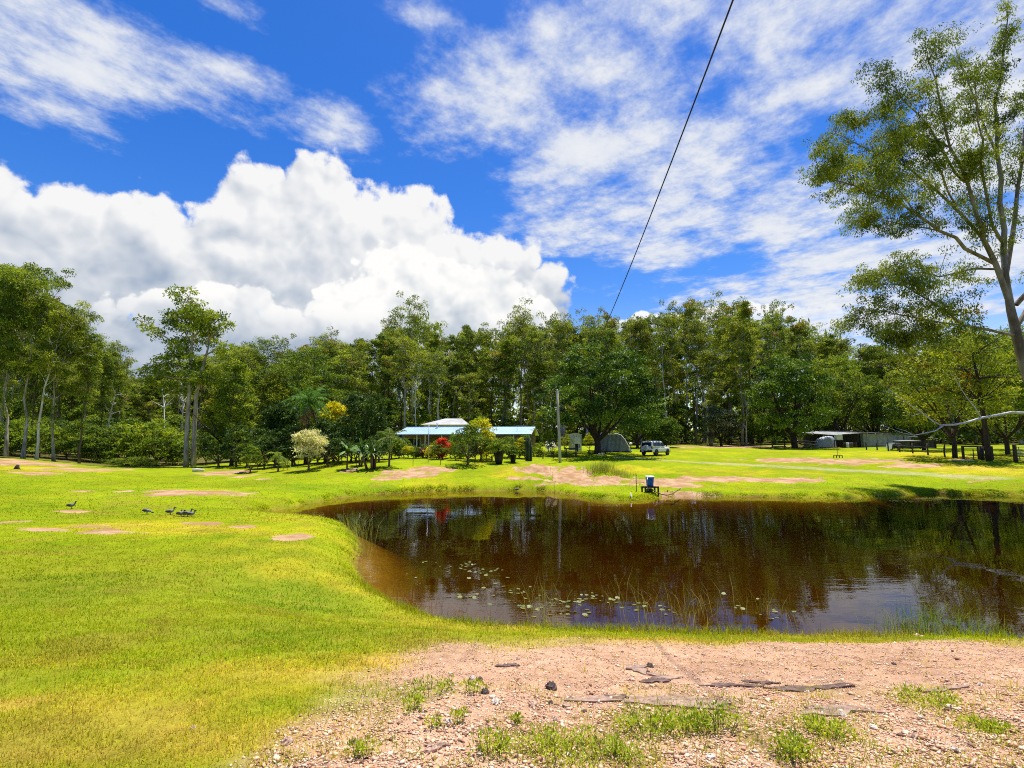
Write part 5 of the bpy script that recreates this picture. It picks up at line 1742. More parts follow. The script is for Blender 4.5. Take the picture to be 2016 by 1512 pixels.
# seat round the trunk of the shade tree
p = gpt(1176, 893, 65)
o = thing('ring_bench', 'dark plank seat built round the trunk of the shade tree', 'bench', (p.x, p.y, p.z))
for k in range(6):
    a_ = k * math.pi / 3 + .26
    MB().beam((math.cos(a_) * 1.15, math.sin(a_) * 1.15, .45), (math.cos(a_ + math.pi / 3) * 1.15, math.sin(a_ + math.pi / 3) * 1.15, .45), .42, .05).build('seat_plank', M_DKTIM, o)
    MB().box((math.cos(a_) * 1.2, math.sin(a_) * 1.2, .15), (.09, .09, .58)).build('leg', M_DKTIM, o)
p = gpt(1188, 891, 63)
o = thing('bird_bath', 'small dark pedestal bird bath beside the tree seat', 'bird bath', p)
MB().lathe([(.16, -.05), (.16, .03), (.06, .08), (.05, .62), (.1, .68), (.30, .74), (.32, .80), (.28, .79), (.05, .72)], 12).build('bowl_on_stem', M_OLD, o, True)
MB().lathe([(.27, .775), (.02, .777)], 12).build('water', M_GLASS, o)
for k, (px, py, Y) in enumerate([(1180, 893, 62.4), (1186, 892, 62.6)]):
    p = gpt(px, py, Y)
    q_ = MB().lathe([(.11, 0), (.14, .25), (.15, .27), (.13, .28), (.02, .24)], 10).build('bucket', M_WHITE, None, True, loc=p)
    tag(q_, 'small white bucket at the foot of the shade tree', 'bucket', 'white buckets under the shade tree')
p = gpt(1242, 881, 73)
o = thing('garden_light', 'short dark post with white cap near the tent', 'light', p)
MB().box((0, 0, .45), (.1, .1, 1.1)).build('post', M_DKTIM, o)
MB().lathe([(.2, 1.0), (.24, 1.08), (.18, 1.2), (.03, 1.26)], 10).build('cap', M_WHITE, o, True)

# ------------------------------------------------------------------ the white car
p = gpt(1291, 897, 66)
car = thing('parked_car', 'white four-wheel-drive wagon with spare wheel parked on the lawn', 'car', p, R(45))
M_CARW = mat('white_car_paint', (.72, .73, .73), .25, 0, .5, vary=.03, coat=.6)
M_TRIMB = mat('black_trim', (.02, .02, .022), .5)
M_CGLASS = mat('tinted_glass', (.012, .014, .016), .05, 0, .7, vary=.02)
M_RED = mat('red_lens', (.45, .02, .015), .2)
M_ALLOY = mat('alloy_rim', (.55, .56, .57), .35, .7)
def loft(st):
    mb = MB()
    vs_ = []; fs_ = []
    for (x, ring) in st:
        vs_ += [(x, y, z) for y, z in ring]
    n = len(st[0][1])
    for i in range(len(st) - 1):
        for k in range(n):
            k2 = (k + 1) % n
            fs_.append((i * n + k, i * n + k2, (i + 1) * n + k2, (i + 1) * n + k))
    fs_.append(tuple(reversed(range(n)))); fs_.append(tuple(range((len(st) - 1) * n, len(st) * n)))
    return mb.add(vs_, fs_)
def rg_(w, b, t, c=.92):
    m_ = (b + t) / 2
    return [(-w * .94, b), (-w, b + .10), (-w, m_ + .08), (-w * c, t), (0, t + .02), (w * c, t), (w, m_ + .08), (w, b + .10), (w * .94, b)]
loft([(-2.36, rg_(.80, .52, .98)), (-2.28, rg_(.90, .44, 1.08)), (-1.6, rg_(.94, .42, 1.12)), (0, rg_(.945, .42, 1.13)), (1.0, rg_(.94, .42, 1.13)), (1.25, rg_(.93, .42, 1.11)), (1.95, rg_(.91, .44, 1.05)), (2.28, rg_(.84, .48, .94)), (2.36, rg_(.74, .52, .84))]).build('body', M_CARW, car, True)
def rg2(w, wt, b, t):
    return [(-w, b), (-wt, t - .08), (-wt * .86, t), (0, t + .02), (wt * .86, t), (wt, t - .08), (w, b)]
cab = loft([(-2.30, rg2(.86, .84, 1.04, 1.18)), (-2.12, rg2(.88, .76, 1.04, 1.74)), (-1.95, rg2(.88, .75, 1.04, 1.80)), (-.6, rg2(.89, .76, 1.04, 1.85)), (.25, rg2(.89, .75, 1.04, 1.82)), (.42, rg2(.89, .74, 1.04, 1.76)), (1.12, rg2(.86, .80, 1.04, 1.14))]).build('cabin', M_CARW, car, True)
for s in (-1, 1):
    wv = MB()
    for (xa, xb, ta, tb2) in ((-2.02, -1.28, -1.93, -1.28), (-1.20, -.30, -1.20, -.30), (-.22, .86, -.22, .36)):
        wv.add([(xa, s * .905, 1.17), (xb, s * .905, 1.17), (tb2, s * .80, 1.66), (ta, s * .80, 1.66)], [(0, 1, 2, 3)])
    wv.build('side_window', M_CGLASS, car)
    MB().tube([(-1.9, s * .66, 1.86), (-1.7, s * .66, 1.92), (.0, s * .66, 1.94), (.2, s * .66, 1.87)], .022, 6).build('roof_rail', M_TRIMB, car, True)
    MB().ball((.62, s * 1.03, 1.18), (.09, .11, .08)).build('mirror', M_CARW, car, True)
    MB().box((0, s * .955, .42), (2.2, .10, .09)).build('side_step', M_TRIMB, car)
    MB().box((-2.30, s * .80, .98), (.12, .16, .34)).build('tail_light', M_RED, car, bevel=.02)
    MB().box((2.26, s * .66, .86), (.16, .34, .16)).build('headlight', mat('headlight_lens', (.6, .62, .65), .1), car, bevel=.02)
    for xw in (-1.42, 1.42):
        wh = thing_child = None
        MB().lathe([(.43, s * .80), (.43, s * .955)], 20, (xw, 0, .44), 'Y').build('wheel_arch', M_TRIMB, car)
        wh = MB().lathe([(.24, s * .78), (.355, s * .78), (.375, s * .82), (.375, s * .94), (.355, s * .985), (.25, s * .99)], 20, (xw, 0, .375), 'Y').build('wheel', M_BLACK, car, True)
        MB().lathe([(.245, s * .975), (.20, s * .965), (.06, s * .985), (.03, s * 1.0)], 12, (xw, 0, .375), 'Y').build('rim', M_ALLOY, wh)
MB().add([(-2.325, -.68, 1.16), (-2.325, .68, 1.16), (-2.165, .62, 1.66), (-2.165, -.62, 1.66)], [(0, 3, 2, 1)]).build('rear_window', M_CGLASS, car)
MB().add([(1.10, -.74, 1.18), (1.10, .74, 1.18), (.50, .68, 1.72), (.50, -.68, 1.72)], [(0, 1, 2, 3)]).build('windscreen', M_CGLASS, car)
MB().box((-2.38, 0, .56), (.16, 1.72, .26)).build('rear_bumper', M_TRIMB, car, bevel=.04)
MB().box((2.38, 0, .58), (.14, 1.6, .26)).build('front_bumper', M_TRIMB, car, bevel=.04)
sp = MB().lathe([(.36, -2.34), (.38, -2.42), (.37, -2.52), (.30, -2.57), (.02, -2.58)], 20, (0, -.06, .98), 'X').build('spare_wheel', M_CARW, car, True)
MB().lathe([(.2, -2.575), (.16, -2.592), (.02, -2.594)], 14, (0, -.06, .98), 'X').build('hub_cover', M_ALLOY, sp)
MB().box((-2.472, .42, .58), (.01, .36, .11)).build('number_plate', M_WHITE, car)

# ------------------------------------------------------------------ the drum on its pump stand
p = gpt(1280, 969, 35.0)
dz0 = p.z
o = thing('pump_stand', 'low dark timber pump stand on the far bank of the pond', 'stand', p, .12)
for sx in (-.45, .45):
    MB().beam((sx, -.3, -.15), (sx, -.3, .42), .09, .09).build('leg', M_DKTIM, o)
    MB().beam((sx, .3, -.15), (sx, .3, .36), .09, .09).build('leg', M_DKTIM, o)
MB().beam((-.5, -.3, .40), (.5, -.3, .40), .08, .10).build('rail', M_DKTIM, o)
MB().beam((-.5, .3, .36), (.5, .3, .36), .08, .10).build('rail', M_DKTIM, o)
MB().box((0, 0, .40), (.8, .62, .05)).build('deck', M_DKTIM, o)
MB().lathe([(.13, -.2), (.15, -.15), (.15, .12), (.1, .2)], 12, (-.05, -.05, .16), 'X').build('pump_motor', mat('pump_housing', (.05, .045, .04), .5), o, True)
d_ = thing('drum', 'blue plastic drum with white rim standing on the pump stand', 'drum', (p.x, p.y, p.z + .43), .12)
MB().lathe([(.20, 0), (.225, .05), (.25, .28), (.275, .52), (.285, .60)], 18).build('body', mat('blue_plastic', (.02, .16, .42), .4, 0, .4, vary=.15), d_, True)
MB().lathe([(.30, .595), (.315, .61), (.315, .665), (.28, .70), (.02, .705)], 18).build('lid', M_WHITE, d_, True)
MB().tube([(-.24, -.2, .6), (-.33, -.3, .35), (-.33, -.32, .0), (-.26, -.34, -.25)], .022, 6).build('pipe', M_STEEL, d_, True)
hp = [at(1284, 963, 34.6), at(1292, 969, 34.2), at(1302, 973, 34), at(1312, 975, 34), at(1322, 973, 34.3), at(1340, 962, 35.2)]
hp = [Vector((q.x, q.y, max(q.z, H(q.x, q.y) + .03))) for q in hp]
tag(MB().tube(hp, .03, 6).build('hose', mat('brown_hose', (.10, .06, .035), .6), None, True), 'dark hose running from the pump along the bank', 'hose')
p = gpt(1253, 967, 35.2)
o = thing('steel_stake', 'rusty steel stake with cross arm next to the pump stand', 'stake', p)
MB().tube([(0, 0, -.2), (0, 0, 1.25)], .025, 6).build('upright', M_RUST, o)
MB().tube([(0, 0, .55), (.55, 0, .62)], .016, 5).build('cross_arm', M_RUST, o)
MB().tube([(.2, 0, .55), (.34, -.1, .05)], .01, 5).build('brace', M_RUST, o)
q = on_plane(1247, 984)
st = MB().tube([(0, 0, -.6), (-.16, 0, .45)], .03, 6).build('marker_stake', M_WHITE, None, True, loc=(q[0], q[1], 0))
tag(st, 'short white stake leaning out of the water near the pump', 'stake')
q = on_plane(1313, 977)
dw = MB().tube([(-.5, .25, .02), (-.1, .05, .12), (.35, -.02, .10), (.7, .1, .02)], [.05, .09, .08, .04], 7).tube([(.05, .02, .12), (.1, -.02, .42)], [.05, .02], 6).tube([(.1, 0, .12), (.5, .1, .3)], [.045, .015], 6).build('driftwood', M_DKTIM, None, True, loc=(q[0], q[1] + .15, 0))
tag(dw, 'dark branched driftwood at the water edge beside the hose', 'driftwood')
# sprinkler rack on the bare patch
p = gpt(1650, 902, 58)
o = thing('irrigation_sprinkler', 'thin riser on a four-legged rack standing at the bare patch', 'sprinkler', p)
MB().tube([(0, 0, .1), (-.05, 0, 1.25)], .02, 6).build('riser', M_DKTIM, o)
MB().beam((-.5, 0, .26), (.5, 0, .26), .06, .06).build('bar', M_DKTIM, o)
for x in (-.48, -.16, .16, .48):
    MB().beam((x, 0, -.05), (x, 0, .26), .07, .07).build('leg', M_DKTIM, o)

# ------------------------------------------------------------------ farm yard
M_CORR = mat('weathered_corrugated_iron', (.33, .34, .35), .55, .35, vary=.18, scale=1.2, color2=(.20, .205, .21))
M_CORRD = mat('dark_corrugated_iron', (.11, .11, .11), .6, .3, vary=.2)
a_ = gpt(1697, 881, 85); b_ = gpt(1796, 881, 92)
ang = math.atan2(b_.y - a_.y, b_.x - a_.x); sl_ = math.hypot(b_.x - a_.x, b_.y - a_.y)
o = thing('farm_shed', 'long low corrugated iron shed with open bay and dark roof', 'shed', a_, ang)
hs_ = at(1697, 853, 85).z - a_.z
def corr(mb, x0, x1, z0, z1, y, n, amp=.03):
    vs_ = []; fs_ = []
    for i in range(n + 1):
        x = x0 + (x1 - x0) * i / n
        yy = y + (amp if i % 2 else -amp)
        vs_ += [(x, yy, z0), (x, yy, z1)]
    fs_ = [(2 * i, 2 * i + 2, 2 * i + 3, 2 * i + 1) for i in range(n)]
    return mb.add(vs_, fs_)
npan = 10
for k in range(npan):
    corr(MB(), k * sl_ / npan, (k + 1) * sl_ / npan - .015, -.2, hs_ - .12, 0 if k % 2 else .02, 10).build('wall_sheet', M_CORR, o)
corr(MB(), -.85, -.02, -.2, hs_ - .1, -.3, 10).build('wall_sheet', M_CORRD, o)
MB().box((sl_ / 2, 6, hs_ / 2 - .2), (sl_, .1, hs_ + .2)).build('back_wall', M_CORRD, o)
MB().box((sl_, 3, hs_ / 2 - .2), (.1, 5.9, hs_ + .2)).build('end_wall', M_CORRD, o)
MB().box((0, 3.1, hs_ / 2 - .2), (.1, 5.7, hs_ + .1)).build('end_wall', M_CORRD, o)
MB().add([(-.9, -.5, hs_), (sl_ + .3, -.5, hs_ - .05), (sl_ + .3, 6.4, hs_ + .5), (-.9, 6.4, hs_ + .5), (-.9, -.5, hs_ + .07), (sl_ + .3, -.5, hs_ + .02), (sl_ + .3, 6.4, hs_ + .57), (-.9, 6.4, hs_ + .57)],
         [(0, 3, 2, 1), (4, 5, 6, 7), (0, 1, 5, 4), (1, 2, 6, 5), (2, 3, 7, 6), (3, 0, 4, 7)]).build('roof', M_CORRD, o)
# open bay
MB().add([(-6.2, 1.0, hs_ - .35), (-.95, -.5, hs_ - .02), (-.95, 6, hs_ + .45), (-6.2, 6.4, hs_ + .1), (-6.2, 1.0, hs_ - .28), (-.95, -.5, hs_ + .05), (-.95, 6, hs_ + .52), (-6.2, 6.4, hs_ + .17)],
         [(0, 3, 2, 1), (4, 5, 6, 7), (0, 1, 5, 4), (1, 2, 6, 5), (2, 3, 7, 6), (3, 0, 4, 7)]).build('bay_roof', M_CORR, o)
MB().box((-3.5, 6.0, hs_ / 2 - .3), (5.2, .08, hs_ + .1)).build('bay_back_wall', M_CORRD, o)
for x in (-5.9, -4.3, -2.6):
    MB().box((x, 1.2, hs_ / 2 - .35), (.14, .14, hs_ + .25)).build('bay_post', M_DKTIM, o)
# tarp-covered machine
p = gpt(1625, 882, 83)
mb = MB()
rg3 = np.random.default_rng(5)
NU, NV = 18, 7
ring = []
for j in range(NV):
    t = j / (NV - 1)
    row = []
    for i in range(NU):
        a = 2 * math.pi * i / NU
        w = (1.9 - .75 * t ** 1.5) * (1 + .09 * math.sin(a * 5 + j) * (1 - t))
        d = (1.0 - .45 * t)
        z = [0, .35, .75, 1.15, 1.5, 1.72, 1.78][j] + .10 * math.sin(a * 3 + 1)
        z *= (1.0 if math.cos(a) > -.3 else .78)
        row.append((math.cos(a) * w * (1 if j < NV - 1 else .55), math.sin(a) * d * (1 if j < NV - 1 else .4), z))
    ring += row
fs_ = [(j * NU + i, j * NU + (i + 1) % NU, (j + 1) * NU + (i + 1) % NU, (j + 1) * NU + i) for j in range(NV - 1) for i in range(NU)] + [tuple((NV - 1) * NU + i for i in range(NU))]
o = thing('covered_machine', 'machine under a silvery grey tarpaulin in front of the shed', 'tarpaulin', p, .1)
mb.add(ring, fs_).build('tarpaulin', mat('silver_tarpaulin', (.34, .37, .40), .5, .1, vary=.15, bump=.6, bscale=4), o, True)
MB().tube([(-1.9, -.95, .05), (-.8, -1.2, .03), (.6, -1.15, .04), (1.8, -.9, .05)], .035, 6).build('tie_rope', mat('red_rope', (.30, .07, .05), .8), o, True)
# white cabinet on trestles
p = gpt(1652, 881, 82)
o = thing('white_cabinet', 'white cabinet raised on dark trestles beside the tarpaulin', 'cabinet', p)
zc_ = at(1652, 866, 82).z - p.z
MB().box((0, 0, zc_ + .42), (1.0, .6, .85)).build('body', M_WHITE, o, bevel=.03)
MB().box((0, -.31, zc_ + .42), (.9, .02, .75)).build('door', M_SHEDW, o)
MB().box((0, 0, zc_ - .05), (1.2, .7, .1)).build('shelf', M_DKTIM, o)
for sx in (-.5, .5):
    for sy in (-.28, .28):
        MB().box((sx, sy, zc_ / 2 - .15), (.09, .09, zc_ + .2)).build('leg', M_DKTIM, o)
# drums in the bay
for k, (px, py, Y, c) in enumerate([(1662, 882, 82, M_BLACK), (1668, 882, 82.5, M_SHEDW), (1676, 882, 83, M_CORRD), (1684, 882, 84, M_RUST)]):
    p = gpt(px, py, Y)
    q = MB().lathe([(.27, 0), (.29, .02), (.29, .28), (.305, .3), (.29, .32), (.29, .58), (.305, .6), (.29, .62), (.29, .86), (.27, .88), (.25, .86)], 14).build('oil_drum', c, None, True, loc=p)
    tag(q, ['black oil drum in front of the open shed bay', 'white oil drum in front of the open shed bay', 'grey oil drum in front of the open shed bay', 'rusty oil drum in front of the open shed bay'][k], 'drum')
# timber: rack of rails and a heap of boards
p = gpt(1533, 882, 84)
o = thing('timber_rack', 'rack of horizontal timber rails under the dark tree', 'rack', p)
for sx in (-1.0, 1.0):
    MB().box((sx, 0, .6), (.14, .14, 1.6)).build('post', M_DKTIM, o)
for k in range(5):
    MB().beam((-1.2, -.12, .15 + k * .28), (1.2, -.12, .18 + k * .28), .09, .13).build('rail', M_OLD, o)
M_PALE = mat('pale_weathered_board', (.42, .36, .27), .85, vary=.25, bump=.3)
pc = gpt(1590, 882, 83)
for k in range(16):
    L_ = rnd.uniform(2.2, 4.2)
    a = rnd.uniform(-.35, .35)
    sx = pc.x + rnd.uniform(-1.6, 1.6); sy = pc.y + rnd.uniform(-.7, .9); sz_ = H(sx, sy) + .06 + .09 * k * .75
    tl = rnd.uniform(-.06, .30) if k > 6 else 0
    q = MB().beam((-L_ / 2, 0, L_ / 2 * math.tan(tl)), (L_ / 2, 0, -L_ / 2 * math.tan(tl)), rnd.uniform(.10, .2), .07).build('board', M_PALE if k % 3 else M_OLD, None, loc=(sx, sy, sz_), rz=a)
    tag(q, 'weathered board in the heap of timber beside the tarpaulin', 'board', 'boards in the timber heap')
# lean-to and mound
p = gpt(1822, 884, 78)
o = thing('lean_to', 'small open lean-to with pale sloping iron roof beside the shed', 'shelter', p, -.2)
MB().add([(-2.4, -1, 1.75), (2.3, -1, 1.35), (2.3, 1.4, 1.5), (-2.4, 1.4, 1.9), (-2.4, -1, 1.81), (2.3, -1, 1.41), (2.3, 1.4, 1.56), (-2.4, 1.4, 1.96)], [(0, 3, 2, 1), (4, 5, 6, 7), (0, 1, 5, 4), (1, 2, 6, 5), (2, 3, 7, 6), (3, 0, 4, 7)]).build('roof', M_CORR, o)
for sx, h in ((-2.2, 1.75), (0, 1.55), (2.1, 1.38)):
    MB().box((sx, -.85, h / 2 - .1), (.12, .12, h + .18)).build('post', M_OLD, o)
    MB().box((sx, 1.25, h / 2), (.12, .12, h + .2)).build('post', M_OLD, o)
MB().box((0, 1.35, .6), (4.4, .06, 1.3)).build('back_wall', M_CORRD, o)
p = gpt(1786, 885, 76)
o = thing('low_shelter', 'low shelter with flat iron roof near the fence line', 'shelter', p, .1)
MB().box((0, 0, 1.22), (3.2, 1.8, .07), 0, .06).build('roof', M_CORR, o)
for sx in (-1.4, 1.4):
    for sy in (-.75, .75):
        MB().box((sx, sy, .55), (.1, .1, 1.25)).build('post', M_DKTIM, o)
MB().box((0, .8, .55), (2.7, .05, 1.0)).build('back_wall', M_CORRD, o)
p = gpt(1761, 884, 74)
o = thing('covered_trailer', 'low dark covered trailer with white tailboard by the fence posts', 'trailer', p, .15)
MB().box((0, 0, .42), (1.7, 1.1, .22)).build('tray', M_DKTIM, o, bevel=.03)
MB().prism([(-.85, .53), (.85, .53), (.8, .75), (.45, .98), (-.2, 1.02), (-.7, .85)], -.5, .5).build('cover', mat('dark_cover', (.06, .065, .07), .6, vary=.25, bump=.4), o, True)
MB().box((-.92, -.1, .5), (.05, .95, .75), 0, 0, .25).build('tailboard', M_WHITE, o)
for s in (-1, 1):
    wh = MB().lathe([(.15, s * .5), (.28, s * .5), (.29, s * .58), (.28, s * .66), (.16, s * .66)], 14, (.1, 0, .28), 'Y').build('wheel', M_BLACK, o, True)
    MB().lathe([(.15, s * .65), (.03, s * .67)], 10, (.1, 0, .28), 'Y').build('rim', M_ALLOY, wh)

# ------------------------------------------------------------------ paddock fence, gate
fps = [(1706, 883, 74, 1.3), (1727, 884, 72, 1.15), (1749, 886, 69, 1.3), (1771, 887, 66, .9), (1797, 889, 63, 1.2), (1827, 893, 59, 1.3), (1860, 897, 56, 1.1)]
for k, (px, py, Y, h) in enumerate(fps):
    p = gpt(px, py, Y)
    q = MB().tube([(0, 0, -.3), (rnd.uniform(-.03, .03), 0, h * .5), (rnd.uniform(-.05, .05), 0, h)], [.09, .085, .075], 7).build('fence_post', M_DKTIM, None, True, loc=p)
    tag(q, 'round dark timber fence post in the line leading to the shed', 'post', 'paddock fence posts')
pts = [gpt(*q) for q in fps] if False else [gpt(a, b, c) for a, b, c, d in fps]
wr = MB()
for hz_ in (.45, .85):
    wr.tube([(q.x, q.y - .1, q.z + hz_) for q in pts] + [tuple(gpt(1897, 902, 53) + Vector((0, -.1, hz_)))], .008, 4)
tag(wr.build('fence_wire', M_STEEL), 'two thin wires strung along the paddock fence posts', 'wire')
rail_fence('dark timber hitching rail frame beside the farm gate', [gpt(1897, 902, 52), gpt(1928, 903, 51.5), gpt(1954, 905, 51)], 1.32, (1.26,), .10, .17, M_DKTIM)
p = gpt(1917, 903, 51)
tag(MB().tube([(0, 0, -.2), (.02, 0, 1.1)], [.05, .04], 6).build('thin_post', M_DKTIM, None, True, loc=p), 'thin dark post under the hitching rail', 'post')
p = gpt(1929, 903, 51.3)
tag(MB().tube([(0, 0, -.3), (0, 0, .6), (0, 0, 1.28)], [.22, .21, .20], 10).build('gate_post', M_DKTIM, None, True, loc=(p.x, p.y - .25, p.z)), 'thick dark timber strainer post under the hitching rail', 'post')
p = gpt(1943, 903, 51)
o = thing('stock_trough', 'small T-shaped metal stand near the strainer post', 'stand', p)
MB().tube([(0, 0, -.1), (0, 0, .34)], .04, 6).build('stem', M_STEEL, o)
MB().box((0, 0, .36), (.6, .12, .05)).build('bar', M_DKTIM, o)
g0, g1 = gpt(2000, 910, 48), gpt(2075, 910, 47.5)
o = thing('farm_gate', 'steel farm gate with horizontal bars hung on a dark timber post', 'gate', g0)
MB().tube([(0, 0, -.3), (.02, 0, 1.65)], [.17, .15], 10).build('post', M_DKTIM, o, True)
dx_ = g1 - g0
for k in range(5):
    MB().tube([(.2, 0, .35 + k * .26), (dx_.x, dx_.y, dx_.z + .35 + k * .26)], .028, 6).build('bar', M_STEEL, o, True)
for f in (.06, .5, 1.0):
    MB().tube([(.2 + (dx_.x - .2) * f, dx_.y * f, .3 + dx_.z * f), (.2 + (dx_.x - .2) * f, dx_.y * f, 1.42 + dx_.z * f)], .03, 6).build('upright', M_STEEL, o, True)
MB().tube([(dx_.x + .15, dx_.y, dx_.z - .3), (dx_.x + .15, dx_.y, dx_.z + 1.65)], [.17, .15], 10).build('post', M_DKTIM, o, True)
p = gpt(1880, 882, 74)
tag(MB().lathe([(.13, -.2), (.13, 1.05), (.10, 1.12), (.02, 1.15)], 10).build('white_post', M_WHITE, None, True, loc=p), 'short white painted post in front of the trees beyond the fence', 'post')
p = gpt(1896, 904, 50.6)
tag(MB().box((0, 0, .03), (1.7, .6, .05)).build('concrete_pad', mat('pale_concrete', (.62, .57, .48), .9), None, loc=p, rz=-.15), 'pale concrete slab lying in the grass by the hitching rail', 'slab')

# ------------------------------------------------------------------ ducks, stump, log
M_DUCKB = mat('grey_duck_plumage', (.26, .245, .22), .8, vary=.3, scale=25)
M_DUCKH = mat('dark_brown_head_plumage', (.07, .04, .025), .7)
M_DUCKW = mat('dark_wing_plumage', (.07, .065, .06), .7, vary=.3, scale=20)
def duck_mesh(pose):
    b_ = MB()
    if pose == 0:   # upright
        path = [(-.26, 0, .20), (-.20, 0, .205), (-.10, 0, .20), (.02, 0, .20), (.11, 0, .225), (.15, 0, .28), (.165, 0, .33), (.17, 0, .37)]
    elif pose == 1:  # feeding, head low
        path = [(-.26, 0, .22), (-.20, 0, .22), (-.10, 0, .205), (.02, 0, .19), (.12, 0, .18), (.19, 0, .15), (.23, 0, .11), (.25, 0, .08)]
    else:
        path = [(-.25, 0, .16), (-.19, 0, .165), (-.09, 0, .165), (.03, 0, .165), (.11, 0, .19), (.14, 0, .235), (.145, 0, .27), (.15, 0, .30)]
    b_.tube(path, [.012, .05, .092, .10, .072, .04, .034, .034], 10)
    hd = path[-1]
    h_ = MB().ball((hd[0] + .015, 0, hd[2] + .012), (.048, .038, .04), 10, 7)
    bill = MB().tube([(hd[0] + .05, 0, hd[2] + .008), (hd[0] + .085, 0, hd[2] - .004), (hd[0] + .10, 0, hd[2] - .008)], [.018, .014, .008], 6)
    zc_ = path[2][2]
    w_ = MB()
    for s in (-1, 1):
        w_.ball((-.09, s * .072, zc_ + .018), (.14, .034, .062), 10, 6)
    l_ = MB()
    for s in (-1, 1):
        l_.tube([(-.0, s * .04, zc_ - .06), (.005, s * .04, .01)], .009, 5).box((.02, s * .04, .005), (.06, .045, .01))
    return b_.mesh('duck_body', M_DUCKB, True), h_.mesh('duck_head', M_DUCKH, True), bill.mesh('duck_bill', M_TRIMB, True), w_.mesh('duck_wings', M_DUCKW, True), l_.mesh('duck_legs', M_TRIMB)
DM = [duck_mesh(k) for k in range(3)]
ducks = [(140, 1002, 0, .4, 'upright grey duck standing alone on the lawn above a bare patch'), (289, 1013, 1, .2, 'grey duck feeding on the lawn away from the huddle'), (335, 1014, 0, .8, 'upright grey duck standing beside the huddled ducks'),
         (356, 1017, 2, .1, 'grey duck huddled with other ducks on the lawn'), (362, 1017, 2, 2.9, 'grey duck huddled with other ducks on the lawn'), (369, 1018, 0, .3, 'grey duck huddled with other ducks on the lawn'), (376, 1018, 2, .5, 'grey duck huddled with other ducks on the lawn'),
         (1017, 967, 2, 3.0, 'small duck resting at the far edge of the pond')]
for px, py, k, rz, lab in ducks:
    p = G(px, py)
    o = thing('duck', lab, 'duck', (p.x, p.y, max(p.z, .02)), rz, 'ducks huddled on the lawn' if 'huddled with' in lab else None, .78)
    for nm, me in zip(('body', 'head', 'bill', 'wings', 'legs'), DM[k]):
        link(nm, me, None, o)
p = gpt(33, 925, 43)
tag(MB().tube([(0, 0, -.1), (0, 0, .18), (.06, 0, .36)], [.24, .16, .10], 8).tube([(0, 0, .1), (-.4, .1, .0)], [.09, .03], 6).tube([(0, 0, .1), (.4, -.1, .0)], [.09, .03], 6).build('tree_stump', M_DKTIM, None, True, loc=p), 'small black burnt stump on the bare bank', 'stump')
p = gpt(390, 930, 50)
tag(MB().tube([(-.5, 0, .14), (-.1, .03, .16), (.5, 0, .13)], [.13, .15, .12], 9).build('log', mat('whitened_log', (.62, .60, .55), .85, vary=.15), None, True, loc=p, rz=.2), 'short whitened log lying on the lawn below the lone gum', 'log')

# ------------------------------------------------------------------ stones, slabs, weeds, water plants
def rock_mesh(seed, flat=.6):
    rg = np.random.default_rng(seed)
    mb = MB().ball((0, 0, 0), (1, .8, flat), 9, 6)
    mb.v = [tuple(np.array(v) * (1 + rg.uniform(-.2, .2)) + rg.normal(0, .05, 3)) for v in mb.v]
    return mb
M_ROCKP = mat('pink_stone', (.55, .36, .25), .9, vary=.25, scale=3, bump=.4)
M_ROCKD = mat('dark_stone', (.12, .085, .07), .9, vary=.3, scale=3, bump=.4)
M_ROCKW = mat('pale_stone', (.68, .58, .46), .85, vary=.15, scale=3, bump=.3)
rms = [[rock_mesh(i, f).mesh('stone_mesh', m_) for i, f in ((1, .6), (2, .5), (3, .7))] for m_ in (M_ROCKP, M_ROCKD, M_ROCKW)]
rg = np.random.default_rng(55)
for (px, py, w, kind) in [(1085, 1357, 24, 1), (945, 1342, 12, 1), (955, 1366, 16, 1), (975, 1385, 16, 2), (970, 1375, 12, 2), (882, 1428, 14, 2), (1095, 1420, 14, 0), (1048, 1392, 16, 0), (1115, 1395, 15, 0), (1083, 1388, 10, 1), (1150, 1404, 10, 1), (930, 1338, 12, 2),
                         (1280, 1315, 14, 1), (1590, 1367, 10, 2), (850, 1480, 22, 0), (1400, 1495, 16, 2), (1720, 1440, 14, 2), (1800, 1460, 14, 0), (1660, 1410, 13, 2), (1880, 1480, 15, 2), (1500, 1395, 12, 2), (1240, 1340, 12, 0), (1385, 1290, 8, 0), (700, 1470, 16, 0), (1760, 1310, 8, 1), (1930, 1350, 9, 2), (565, 1465, 22, 0), (380, 1440, 10, 0), (1850, 1420, 10, 0), (1020, 1300, 8, 0)]:
    p = G(px, py)
    s = w / F * math.hypot(p.y, CAMZ - p.z) / 2
    q = link('stone', rms[kind][rg.integers(0, 3)], None, None, (p.x, p.y, p.z + s * .25), rg.uniform(0, 6.28))
    q.scale = (s, s, s)
    tag(q, ['pinkish stone lying on the gravel bank', 'dark stone lying on the gravel bank', 'pale stone lying on the gravel bank'][kind], 'stone', ['pinkish stones on the gravel', 'dark stones on the gravel', 'pale stones on the gravel'][kind])
